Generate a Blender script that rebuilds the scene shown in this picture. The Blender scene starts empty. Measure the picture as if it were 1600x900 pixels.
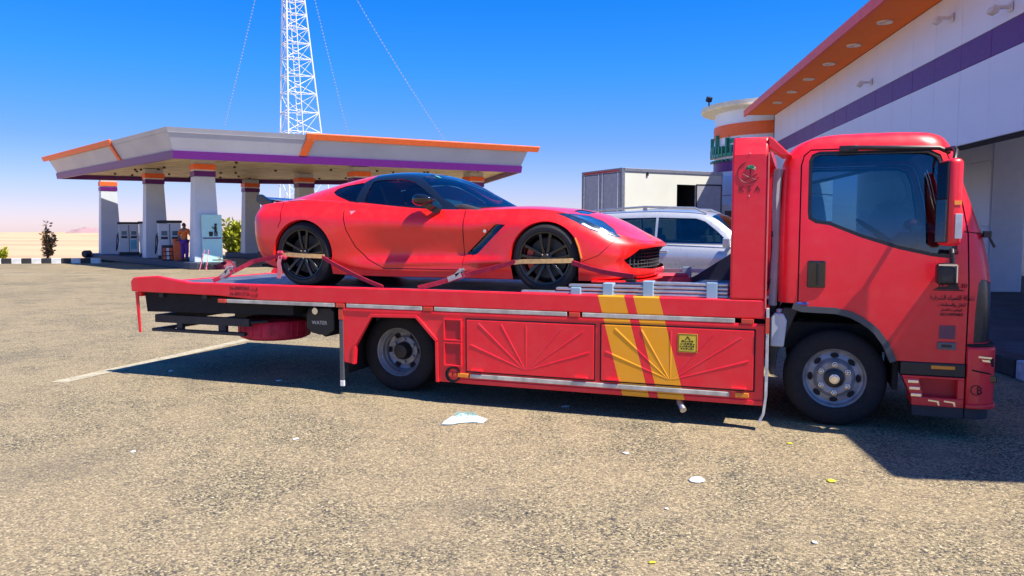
import bpy, bmesh, math, random
from mathutils import Vector, Matrix
random.seed(7)
S = bpy.context.scene
COL = S.collection
R = math.radians
# ------------------------------------------------------------------ camera
cam = bpy.data.cameras.new('camera'); cam_o = bpy.data.objects.new('camera', cam); COL.objects.link(cam_o)
cam.sensor_width = 36; cam.lens = 27.0; cam.clip_start = .05; cam.clip_end = 6000
cam_o.location = (0, 0, 1.62); cam_o.rotation_euler = (R(90-4.19), 0, R(20.4))
S.camera = cam_o
# ------------------------------------------------------------------ light
SUNV = Vector((.556, -.135, 1)).normalized()
sun = bpy.data.lights.new('sun', 'SUN'); sun.energy = 4.8; sun.angle = R(.5); sun.color = (1, .93, .80)
sun_o = bpy.data.objects.new('sun', sun); COL.objects.link(sun_o)
sun_o.rotation_euler = SUNV.to_track_quat('Z', 'Y').to_euler()
W = bpy.data.worlds.new('World'); S.world = W; W.use_nodes = True
nt = W.node_tree; bg = nt.nodes['Background']
sky = nt.nodes.new('ShaderNodeTexSky'); sky.sky_type = 'NISHITA'; sky.sun_disc = False
sky.sun_elevation = math.asin(SUNV.z); sky.sun_rotation = math.atan2(SUNV.x, SUNV.y)
sky.air_density = 1.0; sky.dust_density = .6; sky.ozone_density = 2.2; sky.altitude = 600
hs = nt.nodes.new('ShaderNodeHueSaturation'); hs.inputs['Saturation'].default_value = 1.25
gm = nt.nodes.new('ShaderNodeMix'); gm.data_type = 'RGBA'; gm.blend_type = 'MULTIPLY'; gm.inputs[0].default_value = 1
tc = nt.nodes.new('ShaderNodeTexCoord'); sp = nt.nodes.new('ShaderNodeSeparateXYZ')
rp = nt.nodes.new('ShaderNodeValToRGB')
nt.links.new(tc.outputs['Generated'], sp.inputs[0]); nt.links.new(sp.outputs['Z'], rp.inputs[0])
rp.color_ramp.elements[0].position = 0; rp.color_ramp.elements[0].color = (.92, .77, 1.10, 1)
rp.color_ramp.elements[1].position = .50; rp.color_ramp.elements[1].color = (.06, .66, 1.20, 1)
for p, c in ((.04, (.72, .65, 1.0, 1)), (.11, (.46, .59, 1.02, 1)), (.20, (.22, .70, 1.20, 1)), (.30, (.08, .70, 1.36, 1))):
    e = rp.color_ramp.elements.new(p); e.color = c
nt.links.new(sky.outputs[0], hs.inputs['Color']); nt.links.new(hs.outputs[0], gm.inputs[6]); nt.links.new(rp.outputs[0], gm.inputs[7])
nt.links.new(gm.outputs[2], bg.inputs[0]); bg.inputs[1].default_value = .10
S.view_settings.view_transform = 'Standard'; S.view_settings.look = 'None'; S.view_settings.exposure = .74
S.view_settings.gamma = 1
S.render.engine = 'CYCLES'

# ------------------------------------------------------------------ helpers
def new_mat(name):
    m = bpy.data.materials.new(name); m.use_nodes = True
    return m, m.node_tree, m.node_tree.nodes['Principled BSDF']
def N(t, k, **kw):
    n = t.nodes.new(k)
    for a, v in kw.items(): setattr(n, a, v)
    return n
def noise(t, scale, detail=4, rough=.55, coord='Object', vec=None):
    n = N(t, 'ShaderNodeTexNoise'); n.inputs['Scale'].default_value = scale; n.inputs['Detail'].default_value = detail
    n.inputs['Roughness'].default_value = rough
    if vec is None:
        c = N(t, 'ShaderNodeTexCoord'); vec = c.outputs[coord]
    t.links.new(vec, n.inputs['Vector']); return n.outputs['Fac']
def ramp(t, fac, stops):
    r = N(t, 'ShaderNodeValToRGB'); el = r.color_ramp.elements
    el[0].position = stops[0][0]; el[0].color = tuple(stops[0][1]) + (1,)
    el[1].position = stops[-1][0]; el[1].color = tuple(stops[-1][1]) + (1,)
    for p, c in stops[1:-1]:
        e = el.new(p); e.color = tuple(c) + (1,)
    t.links.new(fac, r.inputs[0]); return r.outputs[0]
def mixc(t, fac, a, b, mode='MIX'):
    m = N(t, 'ShaderNodeMix', data_type='RGBA', blend_type=mode)
    for s, i in ((fac, 0), (a, 6), (b, 7)):
        if hasattr(s, 'is_linked'): t.links.new(s, m.inputs[i])
        elif isinstance(s, (int, float)): m.inputs[i].default_value = s
        else: m.inputs[i].default_value = tuple(s) + (1,)
    return m.outputs[2]
def mth(t, op, a, b=None, c=None):
    m = N(t, 'ShaderNodeMath', operation=op)
    for i, s in enumerate((a, b, c)):
        if s is None: continue
        if hasattr(s, 'is_linked'): t.links.new(s, m.inputs[i])
        else: m.inputs[i].default_value = s
    return m.outputs[0]
def bump(t, b, h, strength=.3, dist=.01):
    n = N(t, 'ShaderNodeBump'); n.inputs['Strength'].default_value = strength; n.inputs['Distance'].default_value = dist
    t.links.new(h, n.inputs['Height']); t.links.new(n.outputs[0], b.inputs['Normal'])
_M = {}
def mat(name, col, rough=.5, metal=0, var=.12, nscale=6, coat=0, bumpn=0, bscale=60, emit=None, spec=.5):
    """plain surface with a little mottling, so that nothing is perfectly flat"""
    if name in _M: return _M[name]
    m, t, b = new_mat(name)
    f = noise(t, nscale, 5)
    dk = tuple(c*(1-var) for c in col); lt = tuple(min(1, c*(1+var)) for c in col)
    t.links.new(ramp(t, f, [(.3, dk), (.7, lt)]), b.inputs['Base Color'])
    f2 = noise(t, nscale*3.1, 4)
    t.links.new(mth(t, 'MULTIPLY_ADD', f2, .25, max(.02, rough-.12)), b.inputs['Roughness'])
    b.inputs['Metallic'].default_value = metal; b.inputs['Coat Weight'].default_value = coat
    b.inputs['Coat Roughness'].default_value = .06; b.inputs['Specular IOR Level'].default_value = spec
    if bumpn: bump(t, b, noise(t, bscale, 3), bumpn)
    if emit: b.inputs['Emission Color'].default_value = tuple(emit[:3])+(1,); b.inputs['Emission Strength'].default_value = emit[3]
    _M[name] = m; return m
def car_paint(name, col, coat=1.0, rough=.38, stripes=False, wave=.0, dust=.04):
    m, t, b = new_mat(name)
    tcn = N(t, 'ShaderNodeTexCoord'); ob = tcn.outputs['Object']
    base = mixc(t, noise(t, 2.5, 3, vec=ob), tuple(c*.96 for c in col), tuple(min(1, c*1.04) for c in col))
    if stripes:
        s = N(t, 'ShaderNodeSeparateXYZ'); t.links.new(ob, s.inputs[0])
        u = mth(t, 'MULTIPLY_ADD', s.outputs['Z'], .265, s.outputs['X'])     # slanting bands painted across the side
        k = None
        for lo, hi in ((-1.62+.282, -1.39+.282), (-1.31+.282, -1.09+.282)):
            q = mth(t, 'MULTIPLY', mth(t, 'GREATER_THAN', u, lo+2.8), mth(t, 'LESS_THAN', u, hi+2.8))
            k = q if k is None else mth(t, 'ADD', k, q)
        base = mixc(t, k, base, (.95, .38, .004))
    f = noise(t, 9, 6, .65, vec=ob)
    d = mth(t, 'MULTIPLY', mth(t, 'GREATER_THAN', f, .0), mth(t, 'MULTIPLY', mth(t, 'SUBTRACT', f, .45), dust*4))
    base = mixc(t, mth(t, 'MAXIMUM', mth(t, 'MINIMUM', d, .25), 0), base, (.62, .45, .36))
    sz_ = N(t, 'ShaderNodeSeparateXYZ'); t.links.new(ob, sz_.inputs[0])
    low = mth(t, 'MAXIMUM', mth(t, 'MULTIPLY_ADD', sz_.outputs['Z'], -1.4, 1.0), .12)      # road dust clings low down
    sp2 = mth(t, 'MULTIPLY', mth(t, 'GREATER_THAN', noise(t, 70, 3, .7, vec=ob), .64), .30)
    gr = mth(t, 'MULTIPLY', mth(t, 'ADD', sp2, mth(t, 'MULTIPLY', mth(t, 'MAXIMUM', mth(t, 'SUBTRACT', noise(t, 5, 7, .7, vec=ob), .5), 0), 1.6)), mth(t, 'MULTIPLY', low, dust*14))
    base = mixc(t, mth(t, 'MINIMUM', gr, .4), base, (.42, .22, .15))
    t.links.new(base, b.inputs['Base Color'])
    t.links.new(mth(t, 'MULTIPLY_ADD', noise(t, 14, 5, vec=ob), .2, rough-.1), b.inputs['Roughness'])
    b.inputs['Coat Weight'].default_value = coat; b.inputs['Coat Roughness'].default_value = .05
    if wave: bump(t, b, noise(t, 3.5, 2, vec=ob), wave, .02)
    _M[name] = m; return m
def glass(name, tint=(.25, .35, .38), dark=.75, rough=.02, ior=1.5, extra=.03):
    """thin tinted pane: Fresnel mirror over a coloured see-through layer"""
    if name in _M: return _M[name]
    m = bpy.data.materials.new(name); m.use_nodes = True; t = m.node_tree; t.nodes.clear()
    o = N(t, 'ShaderNodeOutputMaterial'); tr = N(t, 'ShaderNodeBsdfTransparent'); gl = N(t, 'ShaderNodeBsdfGlossy')
    tr.inputs[0].default_value = tuple(c*(1-dark) for c in tint)+(1,)
    gl.inputs['Roughness'].default_value = rough; gl.inputs[0].default_value = (.9, .95, 1, 1)
    fr = N(t, 'ShaderNodeFresnel'); fr.inputs[0].default_value = ior
    k = mth(t, 'MULTIPLY_ADD', noise(t, 5, 3), .06, mth(t, 'MULTIPLY_ADD', fr.outputs[0], 1.0, extra))
    mx = N(t, 'ShaderNodeMixShader'); t.links.new(k, mx.inputs[0]); t.links.new(tr.outputs[0], mx.inputs[1])
    t.links.new(gl.outputs[0], mx.inputs[2]); t.links.new(mx.outputs[0], o.inputs[0])
    _M[name] = m; return m

def link(name, me, m, parent=None, label=None, kind=None):
    o = bpy.data.objects.new(name, me); COL.objects.link(o)
    if m is not None:
        for q in (m if isinstance(m, (list, tuple)) else [m]): me.materials.append(q)
    if parent is not None: o.parent = parent
    if label: o['label'] = label
    if kind: o['kind'] = kind
    return o
def thing(name, label, cat, loc=(0, 0, 0), rz=0, group=None, kind=None):
    o = bpy.data.objects.new(name, None); COL.objects.link(o); o.empty_display_size = .2
    o.location = loc; o.rotation_euler = (0, 0, rz); tag(o, label, cat, group, kind); return o
def tag(o, label=None, cat=None, group=None, kind=None):
    if label: o['label'] = label
    if cat: o['category'] = cat
    if group: o['group'] = group
    if kind: o['kind'] = kind
    return o

class MB:
    """collects shapes, then becomes ONE mesh object"""
    def __init__(s): s.v = []; s.f = []; s.mi = []; s.m = 0
    def add(s, v, f):
        n = len(s.v); s.v += [tuple(p) for p in v]; s.f += [tuple(i+n for i in q) for q in f]; s.mi += [s.m]*len(f); return s
    def box(s, c, d, rot=None, taper=1.0):
        x, y, z = (q/2 for q in d)
        P = [Vector((sx*x*(taper if sz > 0 else 1), sy*y*(taper if sz > 0 else 1), sz*z)) for sz in (-1, 1) for sy in (-1, 1) for sx in (-1, 1)]
        if rot is not None: P = [rot @ p for p in P]
        P = [p+Vector(c) for p in P]
        return s.add(P, [(0, 2, 3, 1), (4, 5, 7, 6), (0, 1, 5, 4), (2, 6, 7, 3), (0, 4, 6, 2), (1, 3, 7, 5)])
    def bx(s, x0, x1, y0, y1, z0, z1):
        return s.box(((x0+x1)/2, (y0+y1)/2, (z0+z1)/2), (abs(x1-x0), abs(y1-y0), abs(z1-z0)))
    def prism(s, poly, a0, a1, axis='y'):
        """2D polygon extruded along an axis: y -> (x,z), x -> (y,z), z -> (x,y)"""
        ar = sum(poly[i][0]*poly[(i+1) % len(poly)][1]-poly[(i+1) % len(poly)][0]*poly[i][1] for i in range(len(poly)))
        if ar < 0: poly = poly[::-1]
        mk = {'y': lambda p, a: (p[0], a, p[1]), 'x': lambda p, a: (a, p[0], p[1]), 'z': lambda p, a: (p[0], p[1], a)}[axis]
        n = len(poly); V = [mk(p, a0) for p in poly]+[mk(p, a1) for p in poly]
        up = (a1 > a0)
        if axis == 'y': up = not up
        F = [tuple(range(n))[::-1], tuple(range(n, 2*n))]+[(i, (i+1) % n, n+(i+1) % n, n+i) for i in range(n)]
        if not up: F = [q[::-1] for q in F]
        return s.add(V, F)
    def tube(s, pts, r, n=8, closed=False, caps=True):
        pts = [Vector(p) for p in pts]; m = len(pts); rr = r if isinstance(r, (list, tuple)) else [r]*m
        V = []; prev = None
        for i, p in enumerate(pts):
            a = pts[(i-1) % m] if (i or closed) else pts[0]; b = pts[(i+1) % m] if (i < m-1 or closed) else pts[-1]
            t = (b-a).normalized()
            if prev is None:
                u = t.cross(Vector((0, 0, 1)));
                if u.length < .1: u = t.cross(Vector((1, 0, 0)))
            else: u = prev-t*prev.dot(t)
            u.normalize(); w = t.cross(u); prev = u
            V += [p+(u*math.cos(k*2*math.pi/n)+w*math.sin(k*2*math.pi/n))*rr[i] for k in range(n)]
        F = []
        for i in range(m if closed else m-1):
            j = (i+1) % m
            for k in range(n): F.append((i*n+k, i*n+(k+1) % n, j*n+(k+1) % n, j*n+k))
        if caps and not closed: F += [tuple(range(n))[::-1], tuple(range((m-1)*n, m*n))]
        return s.add(V, F)
    def lathe(s, prof, c=(0, 0, 0), axis='y', n=48, a0=0, a1=None):
        """prof: list of (radius, height along axis)"""
        full = a1 is None; a1 = 2*math.pi if full else a1; V = []; m = len(prof); cnt = n if full else n+1
        for i in range(cnt):
            a = a0+(a1-a0)*i/n; ca, sa = math.cos(a), math.sin(a)
            for r, h in prof:
                p = {'y': (r*ca, h, r*sa), 'z': (r*ca, r*sa, h), 'x': (h, r*ca, r*sa)}[axis]
                V.append((p[0]+c[0], p[1]+c[1], p[2]+c[2]))
        F = []
        for i in range(n):
            j = (i+1) % cnt
            for k in range(m-1): F.append((i*m+k, j*m+k, j*m+k+1, i*m+k+1))
        return s.add(V, F)
    def cyl(s, c, r, h, axis='z', n=20, r2=None):
        r2 = r if r2 is None else r2
        return s.lathe([(1e-4, -h/2), (r, -h/2), (r2, h/2), (1e-4, h/2)], c, axis, n)
    def ball(s, c, r, n=8, sz=1):
        return s.lathe([(max(1e-4, r*math.sin(math.pi*k/n)), -r*sz*math.cos(math.pi*k/n)) for k in range(n+1)], c, 'z', n*2)
    def ribbon(s, pts, w, up=(0, 0, 1), th=.004):
        """flat band through pts; w along 'up' made perpendicular"""
        pts = [Vector(p) for p in pts]; V = []; up = Vector(up)
        for i, p in enumerate(pts):
            t = (pts[min(i+1, len(pts)-1)]-pts[max(i-1, 0)]).normalized()
            u = (up-t*up.dot(t)).normalized(); nn = t.cross(u)
            V += [p+u*w/2+nn*th/2, p-u*w/2+nn*th/2, p-u*w/2-nn*th/2, p+u*w/2-nn*th/2]
        F = [(3, 2, 1, 0)]
        for i in range(len(pts)-1):
            for k in range(4): F.append((i*4+k, i*4+(k+1) % 4, i*4+4+(k+1) % 4, i*4+4+k))
        n = (len(pts)-1)*4; F.append((n, n+1, n+2, n+3))
        return s.add(V, F)
    def build(s, name, m, parent=None, label=None, kind=None, smooth=35, bevel=0, rel=None, seg=2):
        V = s.v
        if rel is not None: V = [(p[0]-rel[0], p[1]-rel[1], p[2]-rel[2]) for p in V]
        me = bpy.data.meshes.new(name); me.from_pydata(V, [], s.f)
        bm = bmesh.new(); bm.from_mesh(me)
        bmesh.ops.remove_doubles(bm, verts=bm.verts, dist=2e-4) if smooth else None
        bmesh.ops.recalc_face_normals(bm, faces=bm.faces); bm.to_mesh(me); bm.free()
        if any(s.mi) and len(me.polygons) == len(s.mi): me.polygons.foreach_set('material_index', s.mi)
        if smooth:
            me.polygons.foreach_set('use_smooth', [True]*len(me.polygons)); me.set_sharp_from_angle(angle=R(smooth))
        o = link(name, me, m, parent, label, kind)
        if bevel:
            b = o.modifiers.new('bevel', 'BEVEL'); b.width = bevel; b.segments = seg; b.limit_method = 'ANGLE'; b.angle_limit = R(40)
            b.harden_normals = False
        return o

# --- smooth surface nets -----------------------------------------------------
def _spl(P, k):
    P = [Vector(p) for p in P]; n = len(P); out = []
    h = [max((P[i+1]-P[i]).length, 1e-5)**.75 for i in range(n-1)]; d = [(P[i+1]-P[i])/h[i] for i in range(n-1)]
    T = [d[0]]+[(d[i-1]*h[i]+d[i]*h[i-1])/(h[i]+h[i-1]) for i in range(1, n-1)]+[d[-1]]
    for i in range(n-1):
        for j in range(k):
            u = j/k; u2 = u*u; u3 = u2*u
            out.append(P[i]*(2*u3-3*u2+1)+T[i]*h[i]*(u3-2*u2+u)+P[i+1]*(-2*u3+3*u2)+T[i+1]*h[i]*(u3-u2))
    out.append(P[-1]); return out
def net(bm, cols, kc, kr, mirror=True, close_center=True):
    """interpolating surface through control columns; mirrored over y=0"""
    rows = [_spl(c, kr) for c in cols]; m = len(rows[0])
    lines = [_spl([r[j] for r in rows], kc) for j in range(m)]; n = len(lines[0])
    for s in ((1, -1) if mirror else (1,)):
        vs = [[bm.verts.new((p.x, p.y*s, p.z)) for p in ln] for ln in lines]
        for j in range(m-1):
            for i in range(n-1):
                q = [vs[j][i], vs[j][i+1], vs[j+1][i+1], vs[j+1][i]]
                co = [v.co for v in q]
                if (co[0]-co[2]).length < 1e-4 or (co[1]-co[3]).length < 1e-4: continue
                if s < 0: q = q[::-1]
                bm.faces.new(q)
def cut(bm, poly, ax, filt, grow=.03):
    """knife an outline drawn in a plane (ax = its two axes) into the faces that pass filt; returns the faces inside"""
    a, b = ax; c = 3-a-b
    x0 = min(p[0] for p in poly); x1 = max(p[0] for p in poly); y0 = min(p[1] for p in poly); y1 = max(p[1] for p in poly)
    def bb(f):
        A = [v.co[a] for v in f.verts]; B = [v.co[b] for v in f.verts]; return min(A), max(A), min(B), max(B)
    def hit(f, X0, X1, Y0, Y1):
        q = bb(f); return q[1] >= X0 and q[0] <= X1 and q[3] >= Y0 and q[2] <= Y1
    cand = [f for f in bm.faces if hit(f, x0, x1, y0, y1) and filt(f)]
    n = len(poly)
    for i in range(n):
        p, q = poly[i], poly[(i+1) % n]
        g = .004
        loc = [f for f in cand if f.is_valid and hit(f, min(p[0], q[0])-g, max(p[0], q[0])+g, min(p[1], q[1])-g, max(p[1], q[1])+g)]
        if not loc: continue
        no = Vector((0, 0, 0)); no[a] = q[1]-p[1]; no[b] = p[0]-q[0]; no.normalize()
        co = Vector((0, 0, 0)); co[a] = p[0]; co[b] = p[1]
        es = set(); vs = set()
        for f in loc: es.update(f.edges); vs.update(f.verts)
        r = bmesh.ops.bisect_plane(bm, geom=list(loc)+list(es)+list(vs), dist=1e-5, plane_co=co, plane_no=no)
        new = set(f for f in r['geom'] if isinstance(f, bmesh.types.BMFace)); new.update(f for f in cand if f.is_valid); cand = list(new)
    out = []
    for f in cand:
        if not f.is_valid: continue
        m = f.calc_center_median(); x, y = m[a], m[b]; ins = False
        for i in range(n):
            (xa, ya), (xb, yb) = poly[i], poly[(i+1) % n]
            if (ya > y) != (yb > y) and x < (xb-xa)*(y-ya)/(yb-ya)+xa: ins = not ins
        if ins: out.append(f)
    return out
def circle(cx, cy, r, n=40, a0=0, a1=360):
    return [(cx+r*math.cos(R(a0+(a1-a0)*i/n)), cy+r*math.sin(R(a0+(a1-a0)*i/n))) for i in range(n)]
def strip(pts, w):
    """thin closed outline along a polyline"""
    P = [Vector(p) for p in pts]; L = []; Q = []
    for i, p in enumerate(P):
        t = (P[min(i+1, len(P)-1)]-P[max(i-1, 0)]).normalized(); nrm = Vector((-t.y, t.x))*w/2
        L.append(tuple(p+nrm)); Q.append(tuple(p-nrm))
    return L, Q
def seam(bm, pts, w, ax, filt, pid, fl):
    L, Q = strip(pts, w)
    for i in range(len(L)-1):
        for f in cut(bm, [L[i], L[i+1], Q[i+1], Q[i]], ax, filt): f[fl] = pid
def split(bm, fl, spec, parent, smooth=40):
    """each part id becomes its own object and keeps the smooth normals of the whole skin. spec: id -> (name, material, parent or None, inset)"""
    bm.normal_update(); bm.verts.index_update(); made = {}
    groups = {}
    for f in bm.faces: groups.setdefault(f[fl], []).append(f)
    for pid, fs in sorted(groups.items()):
        if pid not in spec: continue
        name, m, par, inset = spec[pid]
        vm = {}; V = []; NN = []; F = []
        for f in fs:
            q = []
            for v in f.verts:
                if v.index not in vm:
                    vm[v.index] = len(V); V.append(v.co-v.normal*inset); NN.append(v.normal.copy())
                q.append(vm[v.index])
            F.append(q)
        me = bpy.data.meshes.new(name); me.from_pydata(V, [], F)
        me.polygons.foreach_set('use_smooth', [True]*len(F)); me.normals_split_custom_set_from_vertices(NN)
        made[pid] = link(name, me, m, made.get(par, parent) if par is not None else parent)
    return made
def text_mesh(txt, size, name, m, parent, mtx, extrude=.001, align='CENTER', font=None, spacing=1.0):
    c = bpy.data.curves.new(name, 'FONT'); c.body = txt; c.size = size; c.extrude = extrude; c.align_x = align; c.space_character = spacing
    c.resolution_u = 3
    o = bpy.data.objects.new(name+'_tmp', c); COL.objects.link(o)
    dg = bpy.context.evaluated_depsgraph_get(); me = bpy.data.meshes.new_from_object(o.evaluated_get(dg))
    bpy.data.objects.remove(o); me.materials.clear()
    r = link(name, me, m, parent); r.matrix_basis = mtx; return r
def facing_minus_y(loc, rz=0, sx=1.0):
    return Matrix.Translation(Vector(loc)) @ Matrix.Rotation(rz, 4, 'Z') @ Matrix.Rotation(R(90), 4, 'X') @ Matrix.Diagonal((sx, 1, 1, 1))
def copy_tree(o, parent=None):
    c = o.copy(); COL.objects.link(c)
    if parent is not None: c.parent = parent
    for ch in list(o.children): copy_tree(ch, c)
    return c
CA, SA = math.cos(R(20.4)), math.sin(R(20.4))
def at(X, D, z=0):
    """ground position: X metres to the right, D metres ahead of where the photographer stands"""
    return Vector((X*CA-D*SA, X*SA+D*CA, z))
# ------------------------------------------------------------------ materials
RED = (.88, .009, .026)
M_truck = car_paint('truck_red_paint', RED, .30, .38, wave=.04)
M_skirt = car_paint('striped_truck_paint', RED, .25, .38, stripes=True, wave=.08)
M_car = car_paint('sports_car_red_paint', (.90, .012, .010), .65, .34, dust=.03)
M_black = mat('satin_black', (.012, .013, .018), .4, var=.25)
M_gloss = mat('gloss_black', (.008, .009, .012), .16, coat=.7)
M_rubber = mat('rubber', (.009, .009, .013), .8, var=.25, nscale=20, bumpn=.15)
M_steel = mat('painted_dark_steel', (.022, .024, .032), .55, var=.3)
M_rim = mat('grey_wheel_steel', (.27, .28, .31), .40, .35, var=.25, nscale=12)
M_chrome = mat('chrome', (.75, .75, .76), .15, 1.0, var=.05)
M_alu = mat('aluminium', (.55, .56, .58), .38, .85, var=.15, nscale=9)
M_white = mat('white_panel', (.78, .78, .77), .5, var=.04)
M_bluegrey = mat('blue_grey_bracket', (.30, .44, .56), .5)
M_orange = mat('orange_panel', (.90, .15, .03), .5, coat=0, var=.08)
M_purple = mat('purple_panel', (.12, .007, .17), .42, var=.1)
M_amber = mat('amber_lens', (.8, .25, .02), .2, coat=.6)
M_redlens = mat('red_lens', (.6, .05, .03), .2, coat=.6)
M_reflect = mat('reflective_tape', (.55, .52, .46), .45, .35, var=.35, nscale=7)
M_dark = mat('void_black', (.006, .006, .008), .8)
M_strap = mat('crimson_webbing', (.48, .02, .06), .75, var=.25, nscale=30)
M_strapy = mat('tan_wheel_sleeve', (.72, .45, .18), .7, var=.2, nscale=30)
G_truck = glass('cab_glass', (.38, .62, .82), .36)
G_car = glass('sports_car_glass', (.25, .55, .62), .45)
G_wind = glass('windscreen_glass', (.40, .75, .80), .35, extra=.14)
G_suv = glass('suv_glass', (.30, .42, .40), .55)

# ------------------------------------------------------------------ ground
def grid_patch(fx, fy, zf=lambda x, y: 0):
    b = MB(); V = [(x, y, zf(x, y)) for y in fy for x in fx]; n = len(fx)
    F = [(j*n+i, j*n+i+1, (j+1)*n+i+1, (j+1)*n+i) for j in range(len(fy)-1) for i in range(n-1)]
    return b.add(V, F)
def asphalt():
    m, t, b = new_mat('sandy_worn_asphalt'); g = N(t, 'ShaderNodeNewGeometry').outputs['Position']
    def vor(sc, feat='F1', rnd=1.0):
        v = N(t, 'ShaderNodeTexVoronoi', feature=feat); v.inputs['Scale'].default_value = sc; v.inputs['Randomness'].default_value = rnd
        t.links.new(g, v.inputs['Vector']); return v
    v1 = vor(92); v2 = vor(48)
    fine = noise(t, 120, 3, .7, vec=g)
    # chippings: every cell a stone of its own colour; tan dust lies between them
    sep = N(t, 'ShaderNodeSeparateColor'); t.links.new(v1.outputs['Color'], sep.inputs[0])
    stone = ramp(t, sep.outputs[0], [(0, (.010, .012, .028)), (.26, (.03, .032, .05)), (.36, (.165, .136, .083)), (.72, (.39, .305, .172)), (.92, (.53, .42, .25)), (1, (.85, .71, .47))])
    sep2 = N(t, 'ShaderNodeSeparateColor'); t.links.new(v2.outputs['Color'], sep2.inputs[0])
    stone2 = ramp(t, sep2.outputs[1], [(0, (.03, .033, .05)), (.25, (.145, .127, .085)), (1, (.355, .29, .18))])
    c = mixc(t, .22, stone, stone2)
    dust = noise(t, .55, 7, .62, vec=g); patch = noise(t, 2.3, 6, .7, vec=g)
    k = mth(t, 'MULTIPLY', mth(t, 'MAXIMUM', mth(t, 'SUBTRACT', mth(t, 'ADD', mth(t, 'MULTIPLY', dust, .6), mth(t, 'MULTIPLY', patch, .5)), .47), 0), 3.2)
    k = mth(t, 'MULTIPLY', mth(t, 'MINIMUM', k, .75), mth(t, 'MULTIPLY_ADD', fine, .9, .35))
    c = mixc(t, mth(t, 'MINIMUM', k, .32), c, (.52, .385, .23))
    stain = noise(t, .9, 5, .6, vec=g); c = mixc(t, mth(t, 'MULTIPLY', mth(t, 'MAXIMUM', mth(t, 'SUBTRACT', stain, .52), 0), 2.0), c, (.085, .078, .075))
    dd = N(t, 'ShaderNodeSeparateXYZ'); t.links.new(g, dd.inputs[0])
    big = noise(t, .12, 4, .6, vec=g); c = mixc(t, mth(t, 'MULTIPLY', big, .32), c, (.115, .105, .068))
    t.links.new(c, b.inputs['Base Color']); b.inputs['Roughness'].default_value = .9; b.inputs['Specular IOR Level'].default_value = .2
    h = mth(t, 'ADD', mth(t, 'MULTIPLY', v1.outputs['Distance'], -1.0), mth(t, 'MULTIPLY', fine, .5))
    bump(t, b, h, .55, .008); return m
gp_ = [at(x, d) for x, d in ((-95, 29.2), (-38, 37.35), (-21.2, 39.75), (-21.0, 58), (60, 62), (95, 20), (60, -60), (-95, -40))]
tag(MB().add([tuple(p) for p in gp_], [tuple(range(8))]).build('ground', asphalt(), smooth=0), kind='structure')
def sand():
    m, t, b = new_mat('desert_sand'); g = N(t, 'ShaderNodeNewGeometry').outputs['Position']
    mp = N(t, 'ShaderNodeMapping'); mp.inputs['Scale'].default_value = (.5, 1.2, 1); mp.inputs['Rotation'].default_value = (0, 0, R(-20)); t.links.new(g, mp.inputs[0])
    c = ramp(t, noise(t, .022, 6, .6, vec=mp.outputs[0]), [(.36, (.42, .27, .18)), (.5, (.58, .41, .25)), (.64, (.70, .52, .31))])
    c = mixc(t, mth(t, 'MULTIPLY', noise(t, .35, 6, .7, vec=g), .5), c, (.48, .33, .22))
    t.links.new(c, b.inputs['Base Color']); b.inputs['Roughness'].default_value = 1; b.inputs['Specular IOR Level'].default_value = .05
    bump(t, b, noise(t, .8, 6, vec=g), .5, .2); return m
M_sand = sand()
from mathutils import noise as mn
def dz(x, y):
    d = math.hypot(x, y)
    return -.10+max(0, min(1, (d-70)/120))*(mn.noise(Vector((x*.012, y*.012, 1)))*.9+mn.noise(Vector((x*.04, y*.04, 5)))*.25)-.2*max(0, min(1, (d-300)/300))
xs = [-3500, -2200, -1200]+list(range(-800, 801, 25))+[1200, 2200, 3500]
o = tag(grid_patch(xs, [-600, -300]+list(range(-200, 801, 25))+[1200, 1800, 2600, 3800], dz).build('desert', M_sand, smooth=180), kind='structure')
# hills on the horizon
M_hill = mat('far_hill_rock', (.38, .24, .25), 1, var=.15, nscale=.01)
for X0, D0, Wd, H0, sd in ((-628, 1150, 42, 11, 1), (-378, 1050, 50, 12, 2)):
    c = at(X0, D0, -2); nn = 26
    V = []; F = []
    for j in range(nn):
        for i in range(nn):
            u, v = i/(nn-1)*2-1, j/(nn-1)*2-1; rr = max(0, 1-u*u-v*v)
            h = H0*rr*(.55+.9*abs(mn.noise(Vector((u*2.2+sd*7, v*2.2, sd)))))+mn.noise(Vector((u*7, v*7, sd)))*H0*.15*rr
            p = Vector((u*Wd, v*Wd*.6, 0)); p.rotate(Matrix.Rotation(R(20.4), 3, 'Z')); V.append((c.x+p.x, c.y+p.y, -2+h))
    for j in range(nn-1):
        for i in range(nn-1): F.append((j*nn+i, j*nn+i+1, (j+1)*nn+i+1, (j+1)*nn+i))
    tag(MB().add(V, F).build('hills', M_hill, smooth=60), kind='structure')
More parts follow.
